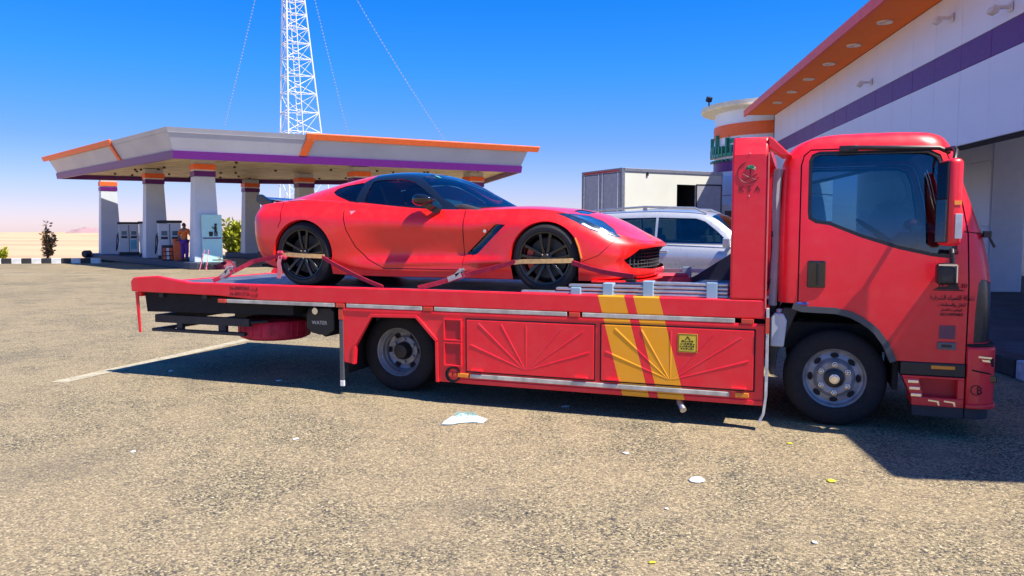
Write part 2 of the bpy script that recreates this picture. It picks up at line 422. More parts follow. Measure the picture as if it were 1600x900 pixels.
# painted bay line, worn
def line_mat():
    m, t, b = new_mat('worn_line_paint'); g = N(t, 'ShaderNodeNewGeometry').outputs['Position']
    t.links.new(mixc(t, noise(t, 60, 4, vec=g), (.40, .355, .25), (.62, .55, .40)), b.inputs['Base Color']); b.inputs['Roughness'].default_value = .9
    al = ramp(t, mth(t, 'ADD', mth(t, 'MULTIPLY', noise(t, 9, 8, .75, vec=g), .6), mth(t, 'MULTIPLY', noise(t, 80, 3, .6, vec=g), .4)), [(.40, (.35,)*3), (.53, (.92,)*3)])
    t.links.new(al, b.inputs['Alpha']); return m
M_line = line_mat()
a, b_ = Vector((-7.43, 5.95, .004)), Vector((-8.0, 12.6, .004)); n_ = (b_-a).cross(Vector((0, 0, 1))).normalized()*.095
q = MB(); K = 24
q.add([tuple(a.lerp(b_, i/K)+s*n_) for i in range(K+1) for s in (1, -1)], [(2*i, 2*i+1, 2*i+3, 2*i+2) for i in range(K)])
tag(q.build('parking_line', M_line, smooth=0), kind='structure')
for (A, B, wd) in (((-28.5, 20.8), (-24.6, 22.0), .11), ((-31, 18.5), (-29.5, 21.5), .09)):
    a, b_ = Vector(A+(.004,)), Vector(B+(.004,)); n_ = (b_-a).cross(Vector((0, 0, 1))).normalized()*wd
    tag(MB().add([tuple(a+n_), tuple(a-n_), tuple(b_-n_), tuple(b_+n_)], [(0, 1, 2, 3)]).build('parking_line', M_line, smooth=0), kind='structure')
# black and white kerb at the far edge of the forecourt
M_kw = mat('kerb_white_paint', (.72, .71, .68), .7, var=.15); M_kb = mat('kerb_black_paint', (.03, .03, .035), .7, var=.3)
kp = thing('painted_kerb', 'low kerb painted in black and white blocks along the desert edge', 'kerb', at(-29, 41))
kk = at(-38, 37.2); k2 = at(-21.2, 39.6); L = (k2-kk).length; nb = int(L/.46); dr = (k2-kk).normalized(); ra = math.atan2(dr.y, dr.x)
blk = None
for i in range(nb):
    c = kk+dr*(i+.5)*L/nb-kp.location; mm = M_kw if i % 2 else M_kb
    ob = MB().box((0, 0, .10), (L/nb-.012, .2, .34)).build('kerb_block', mm, kp, smooth=0, bevel=.02, seg=1); ob.location = c; ob.rotation_euler = (0, 0, ra)
# soil verge between the kerb and the desert
def foliage_mat(name, a, b2):
    m, t, b = new_mat(name); oi = N(t, 'ShaderNodeTexCoord').outputs['Object']
    t.links.new(ramp(t, noise(t, 4, 5, vec=oi), [(.3, a), (.7, b2)]), b.inputs['Base Color']); b.inputs['Roughness'].default_value = .6
    b.inputs['Subsurface Weight'].default_value = 0; return m
M_leaf = foliage_mat('yellow_green_leaf', (.20, .26, .015), (.60, .60, .05)); M_dry = foliage_mat('dry_leaf', (.26, .15, .07), (.36, .25, .10)); M_bark = mat('bark', (.12, .08, .05), .9)
def leafy(name, label, cat, loc, h, w, nst, nl, ml, ls, upright=.5, group=None):
    t = thing(name, label, cat, loc, group=group); st = MB(); lf = MB()
    for i in range(nst):
        a = random.uniform(0, 6.28); sp_ = random.uniform(.1, 1)*w/2; hh = h*random.uniform(.6, 1)*(1-.35*(sp_/(w/2+.01))**2)
        P = [Vector((0, 0, 0)), Vector((math.cos(a)*sp_*.35, math.sin(a)*sp_*.35, hh*.45)), Vector((math.cos(a)*sp_, math.sin(a)*sp_, hh))]
        st.tube(P, [.03*h/2, .02*h/2, .006], 5)
        for k in range(nl):
            u = random.uniform(.18, 1); p = P[0].lerp(P[1], u*2) if u < .5 else P[1].lerp(P[2], u*2-1)
            d = Vector((random.gauss(0, 1), random.gauss(0, 1), random.gauss(upright, .8))).normalized(); e = d.cross(Vector((random.random(), random.random(), random.random()))).normalized()
            l = ls*random.uniform(.6, 1.3); ww = l*.28; p = p+d*random.uniform(0, .12)*h*.5
            lf.add([p, p+d*l*.5+e*ww, p+d*l, p+d*l*.5-e*ww], [(0, 1, 2, 3)])
    st.build('trunk', M_bark, t, smooth=60); lf.build('crown', ml, t, smooth=0); return t
leafy('bush', 'rounded yellow-green bush behind the canopy pillar with the litter notice', 'bush', at(-18.4, 51.0), 2.35, 2.7, 30, 90, M_leaf, .36, .9)
leafy('sapling', 'thin brownish sapling standing alone beyond the black and white kerb', 'tree', at(-25.7, 42.5), 2.45, .75, 9, 70, M_dry, .20, .6)
leafy('shrub', 'small yellow-green shrub at the far left edge beyond the kerb', 'bush', at(-27.2, 41), .75, 1.1, 8, 50, M_leaf, .2, .6)

# ------------------------------------------------------------------ petrol station canopy
def soffit_mat():
    m, t, b = new_mat('stained_canopy_soffit'); g = N(t, 'ShaderNodeTexCoord').outputs['Object']
    mp = N(t, 'ShaderNodeMapping'); mp.inputs['Scale'].default_value = (1, 4, 1); t.links.new(g, mp.inputs[0])
    c = ramp(t, noise(t, .8, 8, .8, vec=mp.outputs[0]), [(.38, (.40, .27, .12)), (.5, (.78, .60, .34)), (.62, (.88, .76, .50))])
    t.links.new(c, b.inputs['Base Color']); b.inputs['Roughness'].default_value = .6; return m
M_soff = soffit_mat(); M_fasc = mat('dusty_grey_fascia', (.50, .50, .53), .5, var=.08, nscale=.6)
M_fasl = mat('shaded_grey_fascia', (.50, .48, .47), .5, var=.08, nscale=.6)
M_col = mat('pale_pillar_cladding', (.60, .66, .72), .45, var=.06, nscale=1.5)
cB = [at(-13.7, 31.4), at(.45, 38.9), at(-2.2, 50.2), at(-16.2, 47.9), at(-25.6, 43.6)]
cn = sum(cB, Vector())/5
can = thing('station_canopy', 'wide petrol station canopy with grey slanted fascia, orange trim and purple band', 'canopy', (cn.x, cn.y, 0))
def ring(zz, off):
    out = []; n = len(cB)
    for i in range(n):
        p0, p1, p2 = cB[i-1], cB[i], cB[(i+1) % n]
        def nrm(a, b):
            d = (b-a).normalized(); return Vector((d.y, -d.x, 0))
        n1, n2 = nrm(p0, p1), nrm(p1, p2); k = (n1+n2).normalized(); k = k/max(.4, k.dot(n1)); q = p1+k*off
        out.append(Vector((q.x-cn.x, q.y-cn.y, zz)))
    return out
def wall_ring(b, r0, r1, idx=None):
    n = len(r0)
    for i in (idx if idx is not None else range(n)): b.add([r0[i], r0[(i+1) % n], r1[(i+1) % n], r1[i]], [(0, 1, 2, 3)])
r46, r49, r59 = ring(4.58, .02), ring(4.90, .06), ring(5.80, .36)
b = MB(); n5 = 5
wall_ring(b, ring(4.9, 0), r59)
b.add(r59+ring(5.80, .2), [(i, (i+1) % 5, 5+(i+1) % 5, 5+i) for i in range(5)]); b.add(ring(5.6, .3), [(0, 1, 2, 3, 4)])
b.build('fascia', M_fasc, can, smooth=0)
b = MB(); wall_ring(b, r46, r49); i46 = ring(4.58, -.1); b.add(r46+i46, [(i, (i+1) % 5, 5+(i+1) % 5, 5+i) for i in range(5)]); wall_ring(b, i46, ring(4.86, -.1)); b.add(r49+ring(4.9, -.02), [(i, (i+1) % 5, 5+(i+1) % 5, 5+i) for i in range(5)])
b.build('purple_band', M_purple, can, smooth=0)
b = MB(); b.add(ring(4.84, -.1)+ring(4.95, -.1), [(0, 1, 2, 3, 4), (5, 6, 7, 8, 9)]); b.build('soffit', M_soff, can, smooth=0)
def trim(edge, u0, u1, wfull, slant_end):
    """orange frame lying proud on a slanted fascia: along the top edge, turning down at one end"""
    n = 5; A0, A1 = ring(4.9, .08)[edge], ring(4.9, .08)[(edge+1) % n]; B0, B1 = ring(5.85, .46)[edge], ring(5.85, .46)[(edge+1) % n]
    C0, C1 = ring(5.85-.26, .37)[edge], ring(5.85-.26, .37)[(edge+1) % n]
    nv = (B0-A0).cross(B1-B0).normalized()*.10
    if nv.dot(A0) > 0: nv = -nv
    def slab(P):
        V = [p for p in P]+[p+nv for p in P]; return V, [(0, 1, 2, 3), (7, 6, 5, 4), (0, 4, 5, 1), (1, 5, 6, 2), (2, 6, 7, 3), (3, 7, 4, 0)]
    b = MB(); b.add(*slab([B0.lerp(B1, u0), B0.lerp(B1, u1), C0.lerp(C1, u1), C0.lerp(C1, u0)]))
    L = (B1-B0).length; w = .36/L
    us = u0 if slant_end == 0 else u1; s = 1 if slant_end == 0 else -1; sh = -.35/L*s
    b.add(*slab([C0.lerp(C1, us), C0.lerp(C1, us+s*w), A0.lerp(A1, us+s*w+sh), A0.lerp(A1, us+sh)]))
    b.build('orange_trim', M_orange, can, smooth=0, bevel=.015, seg=1)
trim(0, .335, 1.03, .3, 0); trim(4, -.04, .62, .3, 1)
# downlights in the soffit: small dark fittings
for i in range(34):
    u, v = random.random(), random.random(); p = at(-13.2, 33).lerp(at(-1, 39.8), u).lerp(at(-24.5, 44.2).lerp(at(-13, 49), u), v)-cn
    MB().box((p.x, p.y, 4.80), (.09, .09, .10)).build('soffit_fitting', M_steel, can, smooth=0)
cols = [(-24.2, 46.3), (-18.4, 39.7), (-13.7, 34.3), (-16.1, 47.6), (-11.5, 42.8), (-7.6, 38.5), (-2.1, 42.0)]
clab = ['leftmost canopy pillar, beside the single pump', 'canopy pillar second from the left, standing between two pumps',
        'nearest canopy pillar, carrying the pale green litter notice', 'canopy pillar behind the bush, just left of the red sports car tail',
        'canopy pillar seen over the rear hatch of the sports car', 'canopy pillar whose top shows above the sports car roof', 'rightmost canopy pillar beyond the sports car windscreen']
ang = math.atan2((at(.45, 38.9)-at(-13.7, 31.4)).y, (at(.45, 38.9)-at(-13.7, 31.4)).x)
def pillar(X, D, lab):
    p = at(X, D); t = thing('canopy_pillar', 'white '+lab, 'pillar', p, ang+R(8), 'pillars holding up the station canopy')
    w0, w1 = .98, .86
    b = MB()
    for z0, z1, a0, a1 in ((.15, 4.05, w0+.16, w1),):
        V = [(sx*a/2, sy*a*.42, z) for z, a in ((z0, a0), (z1, a1)) for sx, sy in ((-1, -1), (1, -1), (1, 1), (-1, 1))]
        b.add(V, [(0, 3, 2, 1), (4, 5, 6, 7), (0, 1, 5, 4), (1, 2, 6, 5), (2, 3, 7, 6), (3, 0, 4, 7)])
    b.build('shaft', M_col, t, smooth=0, bevel=.03)
    MB().box((0, 0, 4.165), (w1+.05, w1*.84+.05, .225)).build('purple_collar', M_purple, t, smooth=0)
    MB().box((0, 0, 4.31), (w1, w1*.84, .065)).build('neck', M_white, t, smooth=0)
    MB().box((0, 0, 4.46), (w1+.07, w1*.84+.07, .23)).build('orange_collar', M_orange, t, smooth=0)
    MB().box((0, 0, 4.69), (w1-.02, w1*.8, .23)).build('head', M_fasc, t, smooth=0)
    return t
pl = [pillar(X, D, l) for (X, D), l in zip(cols, clab)]
# pump islands
M_isl = mat('dark_blue_grey_island_paint', (.045, .055, .085), .6)
dirc = (at(-24.2, 46.3)-at(-13.7, 34.3)).normalized()
for i, (c0, ext0, ext1, lab) in enumerate(((2, 1.3, 2.2, 'long dark pump island under the three left canopy pillars'), (5, 3.0, 2.6, 'dark pump island under the middle row of canopy pillars'), (6, 2.5, 9, 'dark pump island under the rightmost canopy pillar'))):
    A = at(*cols[c0])-dirc*ext0; Bp = (at(*cols[0]) if c0 == 2 else at(*cols[3]) if c0 == 5 else A+dirc*2)+dirc*ext1; m_ = (A+Bp)/2; l = (Bp-A).length
    t = thing('pump_island', lab, 'pump island', m_, math.atan2(dirc.y, dirc.x), 'raised pump islands')
    MB().prism([(-l/2, -.8), (-l/2+.3, -1), (l/2-.3, -1), (l/2, -.8), (l/2, .8), (l/2-.3, 1), (-l/2+.3, 1), (-l/2, .8)], 0, .30, 'z').build('kerb', M_isl, t, smooth=0, bevel=.03)
M_pump = mat('white_pump_casing', (.62, .66, .70), .4, var=.06); M_screen = mat('pump_screen', (.05, .16, .20), .2, coat=.5); M_pblue = mat('pump_blue_panel', (.10, .42, .55), .35)
def pump(X, D, lab, top, rz=0):
    t = thing('fuel_pump', lab, 'fuel pump', at(X, D, .3), ang+rz, 'fuel pumps on the islands')
    MB().box((0, 0, .95), (1.0, .5, 1.55)).build('casing', M_pump, t, smooth=0, bevel=.03)
    MB().box((0, 0, 1.80), (1.12, .60, .13)).build('top_cap', top, t, smooth=0, bevel=.03)
    MB().box((0, 0, .09), (1.04, .54, .17)).build('plinth', M_steel, t, smooth=0)
    for s in (-1, 1):
        MB().box((s*.24, -.255, 1.25), (.26, .02, .22)).build('screen', M_screen, t, smooth=0)
        MB().box((s*.24, -.256, 1.02), (.30, .02, .12)).build('keypad', M_steel, t, smooth=0)
    MB().box((.22, -.256, .60), (.30, .02, .5)).build('side_panel', M_pblue, t, smooth=0)
    MB().box((0, -.255, .95), (.03, .02, 1.5)).build('divider', M_steel, t, smooth=0)
    for s in (-1, 1):
        MB().tube([(s*.52, -.1, .9), (s*.62, -.2, .35), (s*.66, -.25, .25), (s*.60, -.15, 1.1), (s*.52, -.05, 1.25)], .025, 6).build('hose', M_rubber, t)
        MB().box((s*.54, -.1, 1.0), (.06, .09, .28)).build('nozzle', M_black, t, smooth=0)
    return t
pump(-21.6, 43.4, 'white fuel pump with a dark top right of the leftmost pillar', M_steel)
pump(-21.0, 44.6, 'white fuel pump mostly hidden behind the second pillar', M_steel, R(60)).location = at(-19.5, 41.3, .3)
pump(-16.6, 37.3, 'white fuel pump with a dark top right of the second pillar, beside the orange bin', M_steel)
pump(-17.6, 43.4, 'fuel pump with a red top left of the notice pillar, behind the attendant', M_redlens, R(55)).location = at(-15.2, 37.9, .3)
pump(-13.3, 44.2, 'fuel pump with a red top seen above the sports car spoiler', M_redlens).location = at(-13.55, 43.6, .78)
# notice on the nearest pillar
nt_ = thing('litter_notice', 'pale green notice with a litter-bin figure on the nearest canopy pillar', 'sign', pl[2].location+Vector((0, 0, 0)), pl[2].rotation_euler.z)
M_mint = mat('mint_notice', (.50, .86, .78), .5, var=.03)
MB().box((.18, -.545, 1.32), (.86, .03, 2.1), rot=Matrix.Rotation(R(-1.2), 3, 'X')).build('board', M_mint, nt_, smooth=0)
b = MB(); b.ball((.34, -.575, 1.93), .055, 6); b.box((.33, -.575, 1.73), (.10, .02, .28)); b.box((.30, -.575, 1.53), (.05, .02, .2)); b.box((.38, -.575, 1.53), (.05, .02, .2)); b.box((.24, -.575, 1.78), (.16, .02, .04), Matrix.Rotation(R(35), 3, 'Y'))
b.prism([(.06, 1.42), (.2, 1.42), (.22, 1.62), (.04, 1.62)], -.582, -.567); b.build('litter_figure', M_black, nt_, smooth=0)
MB().box((.18, -.572, 1.34), (.78, .02, .05)).build('underline', M_purple, nt_, smooth=0)
# bin, drum, plants, extinguisher, small things
def simple_thing(name, label, cat, loc, parts, rz=0, group=None):
    t = thing(name, label, cat, loc, rz, group)
    for nm, bb_, mm, sm in parts: bb_.build(nm, mm, t, smooth=sm, bevel=.01 if sm == 0 else 0)
    return t
M_orb = mat('orange_bin_plastic', (.80, .13, .03), .45)
simple_thing('litter_bin', 'tall orange litter bin left of the attendant', 'bin', at(-15.30, 35.3, .3), [('bin_body', MB().box((0, 0, .42), (.42, .42, .84), taper=1.12), M_orb, 0), ('lid', MB().box((0, 0, .92), (.52, .52, .14)), M_orb, 0), ('opening', MB().box((0, -.262, .93), (.3, .012, .07)), M_black, 0)], ang)
simple_thing('display_rack', 'low rack of red and white packs beside the orange bin', 'rack', at(-15.95, 35.6, .3), [('frame', MB().box((0, 0, .35), (.5, .3, .7)), M_steel, 0)]+[('pack', MB().box((-.15+.15*(k % 3), -.17, .12+.19*(k//3)), (.12, .06, .15)), [M_redlens, M_white, M_orb][k % 3], 0) for k in range(9)], ang)
simple_thing('flower_pot', 'wine red flower pot on the forecourt right of the notice pillar', 'pot', at(-12.55, 33.0), [('pot', MB().lathe([(.001, 0), (.26, 0), (.36, .42), (.40, .43), (.40, .5), (.33, .5), (.3, .42), (.001, .40)], n=20), mat('wine_plastic', (.22, .02, .05), .5), 40), ('soil', MB().cyl((0, 0, .41), .31, .04), M_bark, 0), ('plant', MB().tube([(0, 0, .4), (.05, 0, .6)], .02, 5).tube([(0, 0, .4), (-.15, .05, .56)], .02, 5), M_dry, 40)])
M_pink = mat('pink_plastic', (.75, .2, .28), .5)
simple_thing('fire_extinguisher', 'pink-red extinguisher trolley leaning by the notice pillar', 'extinguisher', at(-13.1, 32.8), [('cylinder', MB().lathe([(.001, .1), (.13, .1), (.13, .62), (.04, .74), (.001, .74)], n=16), M_pink, 40), ('trolley_frame', MB().tube([(-.18, -.15, 0), (-.14, 0, .5), (-.1, .1, .85)], .02, 6).tube([(.18, -.15, 0), (.14, 0, .5), (.1, .1, .85)], .02, 6), M_pink, 40), ('wheel', MB().cyl((-.2, 0, .12), .12, .05, 'x'), M_rubber, 40), ('wheel', MB().cyl((.2, 0, .12), .12, .05, 'x'), M_rubber, 40)])
simple_thing('fuel_can', 'small red canister on the island beside the leftmost pillar', 'canister', at(-22.2, 43.8, .3), [('can', MB().box((0, 0, .26), (.28, .2, .52)), M_redlens, 0), ('cap', MB().cyl((0, 0, .55), .05, .08), M_black, 40)])
simple_thing('water_drum', 'dark drum standing on the island left of the leftmost pillar', 'drum', at(-25.4, 45.6, .3), [('drum', MB().lathe([(.001, 0), (.2, 0), (.22, .1), (.22, .4), (.001, .42)], n=14), M_steel, 40)])
# attendant
def person(loc, rz):
    t = thing('person', 'attendant in orange shirt and purple trousers standing beside the orange bin', 'person', loc, rz)
    J = {'pel': (0, 0, .93, .13, .10), 'wai': (0, 0, 1.08, .13, .095), 'che': (0, -.01, 1.28, .155, .105), 'sho': (0, 0, 1.42, .13, .08), 'nec': (0, -.005, 1.50, .055, .055), 'hea': (0, -.015, 1.60, .075, .09), 'top': (0, -.01, 1.69, .07, .08),
         'hl': (-.1, 0, .87, .09, .09), 'kl': (-.11, -.02, .48, .065, .065), 'al': (-.11, .02, .09, .045, .045), 'fl': (-.12, -.13, .04, .045, .035), 'hr': (.1, 0, .87, .09, .09), 'kr': (.12, -.03, .48, .065, .065), 'ar': (.13, .0, .09, .045, .045), 'fr': (.15, -.15, .04, .045, .035),
         'sl': (-.2, 0, 1.40, .06, .06), 'el': (-.30, -.04, 1.14, .045, .045), 'wl': (-.24, -.22, .98, .032, .032), 'pl': (-.21, -.29, .96, .035, .02), 'sr': (.2, 0, 1.40, .06, .06), 'er': (.29, .02, 1.13, .045, .045), 'wr': (.27, -.08, .90, .032, .032), 'pr': (.27, -.11, .83, .035, .02)}
    E = [('pel', 'wai'), ('wai', 'che'), ('che', 'sho'), ('sho', 'nec'), ('nec', 'hea'), ('hea', 'top'), ('pel', 'hl'), ('hl', 'kl'), ('kl', 'al'), ('al', 'fl'), ('pel', 'hr'), ('hr', 'kr'), ('kr', 'ar'), ('ar', 'fr'), ('sho', 'sl'), ('sl', 'el'), ('el', 'wl'), ('wl', 'pl'), ('sho', 'sr'), ('sr', 'er'), ('er', 'wr'), ('wr', 'pr')]
    for s, w_, p_ in ((-1, 'pl', J['pl']), (1, 'pr', J['pr'])):
        for k in range(5):
            nm = 'f%d%d' % (s, k); off = (-.03+.015*k) if k < 4 else .045
            J[nm] = (p_[0]+off*s, p_[1]-.05-(.012 if k in (1, 2) else 0), p_[2]-(.05 if k < 4 else .01), .009, .009); E.append((w_, nm))
    ks = list(J)
    def skin(name, sel, grow, mm, edges, sub=1):
        me = bpy.data.meshes.new(name); kk_ = [k for k in ks if k in sel]; me.from_pydata([J[k][:3] for k in kk_], [(kk_.index(a), kk_.index(b)) for a, b in edges if a in sel and b in sel], [])
        o = link(name, me, mm, t); md = o.modifiers.new('skin', 'SKIN')
        for i, k in enumerate(kk_):
            me.skin_vertices[0].data[i].radius = (J[k][3]+grow, J[k][4]+grow); me.skin_vertices[0].data[i].use_root = (i == 0)
        s_ = o.modifiers.new('sub', 'SUBSURF'); s_.levels = sub; s_.render_levels = sub; md.use_smooth_shade = True
        return o
    skin('body', ks, 0, mat('skin', (.22, .11, .07), .6), E, 2)
    skin('shirt', ['wai', 'che', 'sho', 'sl', 'el', 'sr', 'er', 'pel'], .022, mat('orange_shirt', (.80, .16, .02), .8), E)
    skin('trousers', ['pel', 'hl', 'kl', 'al', 'hr', 'kr', 'ar'], .024, mat('purple_trousers', (.13, .035, .30), .8), E)
    MB().lathe([(.088*math.cos(R(a_)), 1.61+.115*math.sin(R(a_))) for a_ in range(-10, 91, 12)], (0, .012, 0), 'z', 18).build('hair', M_black, t)
    b = MB(); b.ball((-.03, -.10, 1.625), .012, 5); b.ball((.03, -.10, 1.625), .012, 5); b.build('eyes', M_black, t)
    b = MB(); b.prism([(-.012, 1.58), (.012, 1.58), (.004, 1.62), (-.004, 1.62)], -.125, -.09); b.build('nose', mat('skin', (0, 0, 0)), t, smooth=0)
    MB().box((0, -.103, 1.555), (.045, .012, .01)).build('mouth', mat('lips', (.25, .07, .06), .5), t, smooth=0)
    for s in (-1, 1):
        MB().ball((s*.083, .0, 1.60), .02, 5, 1.5).build('ear', _M['skin'], t)
        b = MB(); b.box((s*.12, -.07, .045), (.10, .26, .09)); b.build('shoe', M_black, t, smooth=0, bevel=.02)
    return t
person(at(-14.88, 34.95, .3), R(20.4+165))

# ------------------------------------------------------------------ lattice tower and light strings
M_tow = mat('white_galvanised_steel', (.80, .80, .80), .45, var=.06)
bs = [at(-18.35, 60.5), at(-16.8, 58.2), at(-13.9, 60.8)]; apx = at(-17.1, 60, 30)
tw = thing('lattice_tower', 'tall white steel lattice tower rising behind the station canopy', 'tower', sum(bs, Vector())/3)
def tp(i, z): return bs[i].lerp(Vector((apx.x, apx.y, 0)), z/31.0)*1.0+Vector((0, 0, z))-tw.location
for i in range(3): MB().tube([tp(i, 0), tp(i, 29.5)], .062, 6).build('leg', M_tow, tw)
lv = [0]; 
while lv[-1] < 28: lv.append(lv[-1]+max(.75, 2.1*(1-lv[-1]/34)))
for k in range(len(lv)-1):
    b = MB(); z0, z1 = lv[k], lv[k+1]
    for i in range(3):
        j = (i+1) % 3; b.tube([tp(i, z1), tp(j, z1)], .028, 4)
        b.tube([tp(i, z0), tp(j, z1)], .026, 4) if k % 2 else b.tube([tp(j, z0), tp(i, z1)], .026, 4)
        b.tube([(tp(i, z0)+tp(j, z0))/2, tp(j, z1)], .016, 4)
    b.build('bracing', M_tow, tw)
def lad(u, z): 
    p = tp(1, z).lerp(tp(2, z), u); return p+Vector((.0, -.25, 0))
b = MB(); rails = [[lad(.42, z)+Vector((s*.24, 0, 0)) for z in range(0, 29, 2)] for s in (-1, 1)]
# ladder keeps its width all the way up
b.tube(rails[0], .036, 5); b.tube(rails[1], .036, 5)
z = .4
while z < 28: b.tube([lad(.42, z)+Vector((-.24, 0, 0)), lad(.42, z)+Vector((.24, 0, 0))], .03, 4); z += .42
b.build('ladder', M_tow, tw)
M_bulb = mat('bulb_glass', (.35, .36, .40), .2, coat=.5); M_wire = mat('thin_wire', (.25, .28, .32), .5)
bulb = MB().ball((0, 0, 0), .085, 4).v; 
wl = [('string of bulbs sloping down to the left of the tower', at(-20.7, 56, 9.2), .05), ('string of bulbs falling steeply just right of the tower', at(-12.6, 60, 8.9), .04), ('long string of bulbs sloping far right over the canopy', at(-4.7, 54, 8.0), .08)]
bm_ = None
for lab, end, sag in wl:
    top = tp(0, 29)+tw.location; t = thing('light_string', lab, 'string lights', end, group='light strings hung from the tower'); P = []
    for i in range(41):
        u = i/40; p = end.lerp(top, u); p.z -= sag*4*u*(1-u)*8; P.append(p-end)
    MB().tube(P, .004, 4).build('wire', M_wire, t)
    tot = 0
    for i in range(1, 41):
        for h_ in (0, .5):
            p = P[i-1].lerp(P[i], h_+.2)
            if bm_ is None: ob = MB().ball((0, 0, 0), .050, 4).build('bulb', M_bulb, t); bm_ = ob.data
            else: ob = bpy.data.objects.new('bulb', bm_); COL.objects.link(ob); ob.parent = t
            ob.location = p

# ------------------------------------------------------------------ station building on the right
DN = Vector((.972, .233, 0)); DT = Vector((-.233, .972, 0)); RB = math.atan2(DT.y, DT.x)
def LB(n, t, z): return (t, -n, z)      # building frame: x runs along the wall, -y away from the forecourt
M_clad = mat('white_cladding', (.76, .79, .90), .42, var=.045, nscale=.8); M_joint = mat('joint_dark', (.12, .12, .14), .8)
M_fitw = mat('fitting_white', (.75, .73, .70), .4)
bd = thing('station_building', 'long white clad station building with purple stripe and orange soffit', 'building', (0, 0, 0), RB)
pan = {}
def panel(name, t0, t1, z0, z1, n, mm, flat=False):
    g = .008; key = (name, round(t1-t0, 3), round(z1-z0, 3))
    if key not in pan:
        w_, h_ = t1-t0-g, z1-z0-g
        ob = MB().box((0, 0, 0), (w_, .04, h_)).build(name, mm, bd, smooth=0, bevel=.004, seg=1); pan[key] = ob.data
    else:
        ob = bpy.data.objects.new(name, pan[key]); COL.objects.link(ob); ob.parent = bd
        b_ = ob.modifiers.new('bevel', 'BEVEL'); b_.width = .004; b_.segments = 1
    ob.location = LB(n+random.uniform(-.003, .003), (t0+t1)/2, (z0+z1)/2); return ob
T0, T1 = 3.7, 29.3; pw = 1.05
t_ = T0+.02
MB().bx(T0, T1, -6.45, -6.06, 3.10, 6.0).build('wall', M_joint, bd, smooth=0)
while t_+pw < T1+.6:
    panel('cladding_panel', t_, t_+pw, 4.80, 5.80, 6.03, M_clad); panel('purple_panel', t_, t_+pw, 4.37, 4.80, 6.03, M_purple)
    panel('cladding_panel', t_, t_+pw, 3.09, 4.37, 6.03, M_clad)
    t_ += pw
# lower wall beyond the arcade, in panels too
MB().bx(19.4, T1, -9.75, -9.03, .2, 4.3).build('wall', mat('bounce_lit_cladding', (.84, .88, .96), .45, var=.03), bd, smooth=0, bevel=.01)  # paler copy of the cladding, light bounced off the ground put into its colour
t_ = 19.42
while t_ < T1-1:
    for z0, z1 in ((.2, 1.75), (1.75, 3.3), (3.3, 4.28)): panel('cladding_panel', t_, t_+pw, z0, z1, 9.0, M_clad)
    t_ += pw
MB().bx(T0, T1, -12, -6.45, 4.3, 4.4).build('arcade_ceiling', M_clad, bd, smooth=0)
MB().bx(10, 19.0, -10.4, -10.2, .2, 4.3).build('wall', M_clad, bd, smooth=0)
MB().bx(20, T1, -16, -13.4, 0, 6.2).build('wall', M_clad, bd, smooth=0)
# roof slab with orange soffit, in lengths
MB().bx(T0, 29.0, -16, -6.02, 6.02, 6.16).build('roof', M_white, bd, smooth=0)
M_sofo = mat('orange_gloss_soffit', (.98, .21, .035), .65, coat=0, spec=.15, var=.04, nscale=2); M_edge = mat('highlight_pink_edge', (.85, .10, .08), .5)  # pink of the roof edge is its thin highlight put into the colour
t_ = T0
while t_ < 28.6:
    t2 = min(t_+2.1, 29.2); MB().bx(t_+.004, t2-.004, -6.02, -5.03, 5.81, 5.87).build('soffit_panel', M_sofo, bd, smooth=0); t_ += 2.1
MB().bx(T0, 29.2, -5.026, -4.96, 5.79, 6.02).build('fascia', M_edge, bd, smooth=0, bevel=.01)
MB().bx(T0, 29.2, -6.02, -5.026, 5.875, 6.02).build('roof_edge', M_white, bd, smooth=0)
for i in range(-1, 8):
    tt = 12.6+1.93*i-.0; dl = MB().lathe([(.001, .03), (.08, .03), (.10, -.02), (.15, -.02), (.15, .01)], (0, 0, 0), 'z', 20).build('downlight', M_fitw, bd); dl.location = LB(5.5, tt, 5.795)
for tt, zz in ((14.6, 5.36), (12.6, 4.98), (18.7, 5.03)):
    f_ = MB(); f_.box((0, .1, 0), (.05, .2, .05)); f_.box((0, .24, -.04), (.20, .10, .10), Matrix.Rotation(R(25), 3, 'X')); f_.box((0, .01, 0), (.14, .02, .14))
    ob = f_.build('floodlight', M_fitw, bd, smooth=0, bevel=.01); ob.location = LB(6.0, tt, zz)
# pavement with painted kerb
MB().bx(2, 27, -14, -4.75, 0, .20).build('pavement', mat('dark_paving', (.07, .07, .085), .85, var=.3, nscale=3), bd, smooth=0)
M_kl = mat('chipped_kerb_paint', (.50, .52, .60), .7, var=.35, nscale=9)
t_ = 2.0; k = 0
while t_ < 26:
    ob = MB().bx(t_+.01, t_+.99, -4.75, -4.5, 0, .215).build('kerb_stone', M_kl if k % 2 == 0 else M_kb, bd, smooth=0, bevel=.02); t_ += 1.0; k += 1
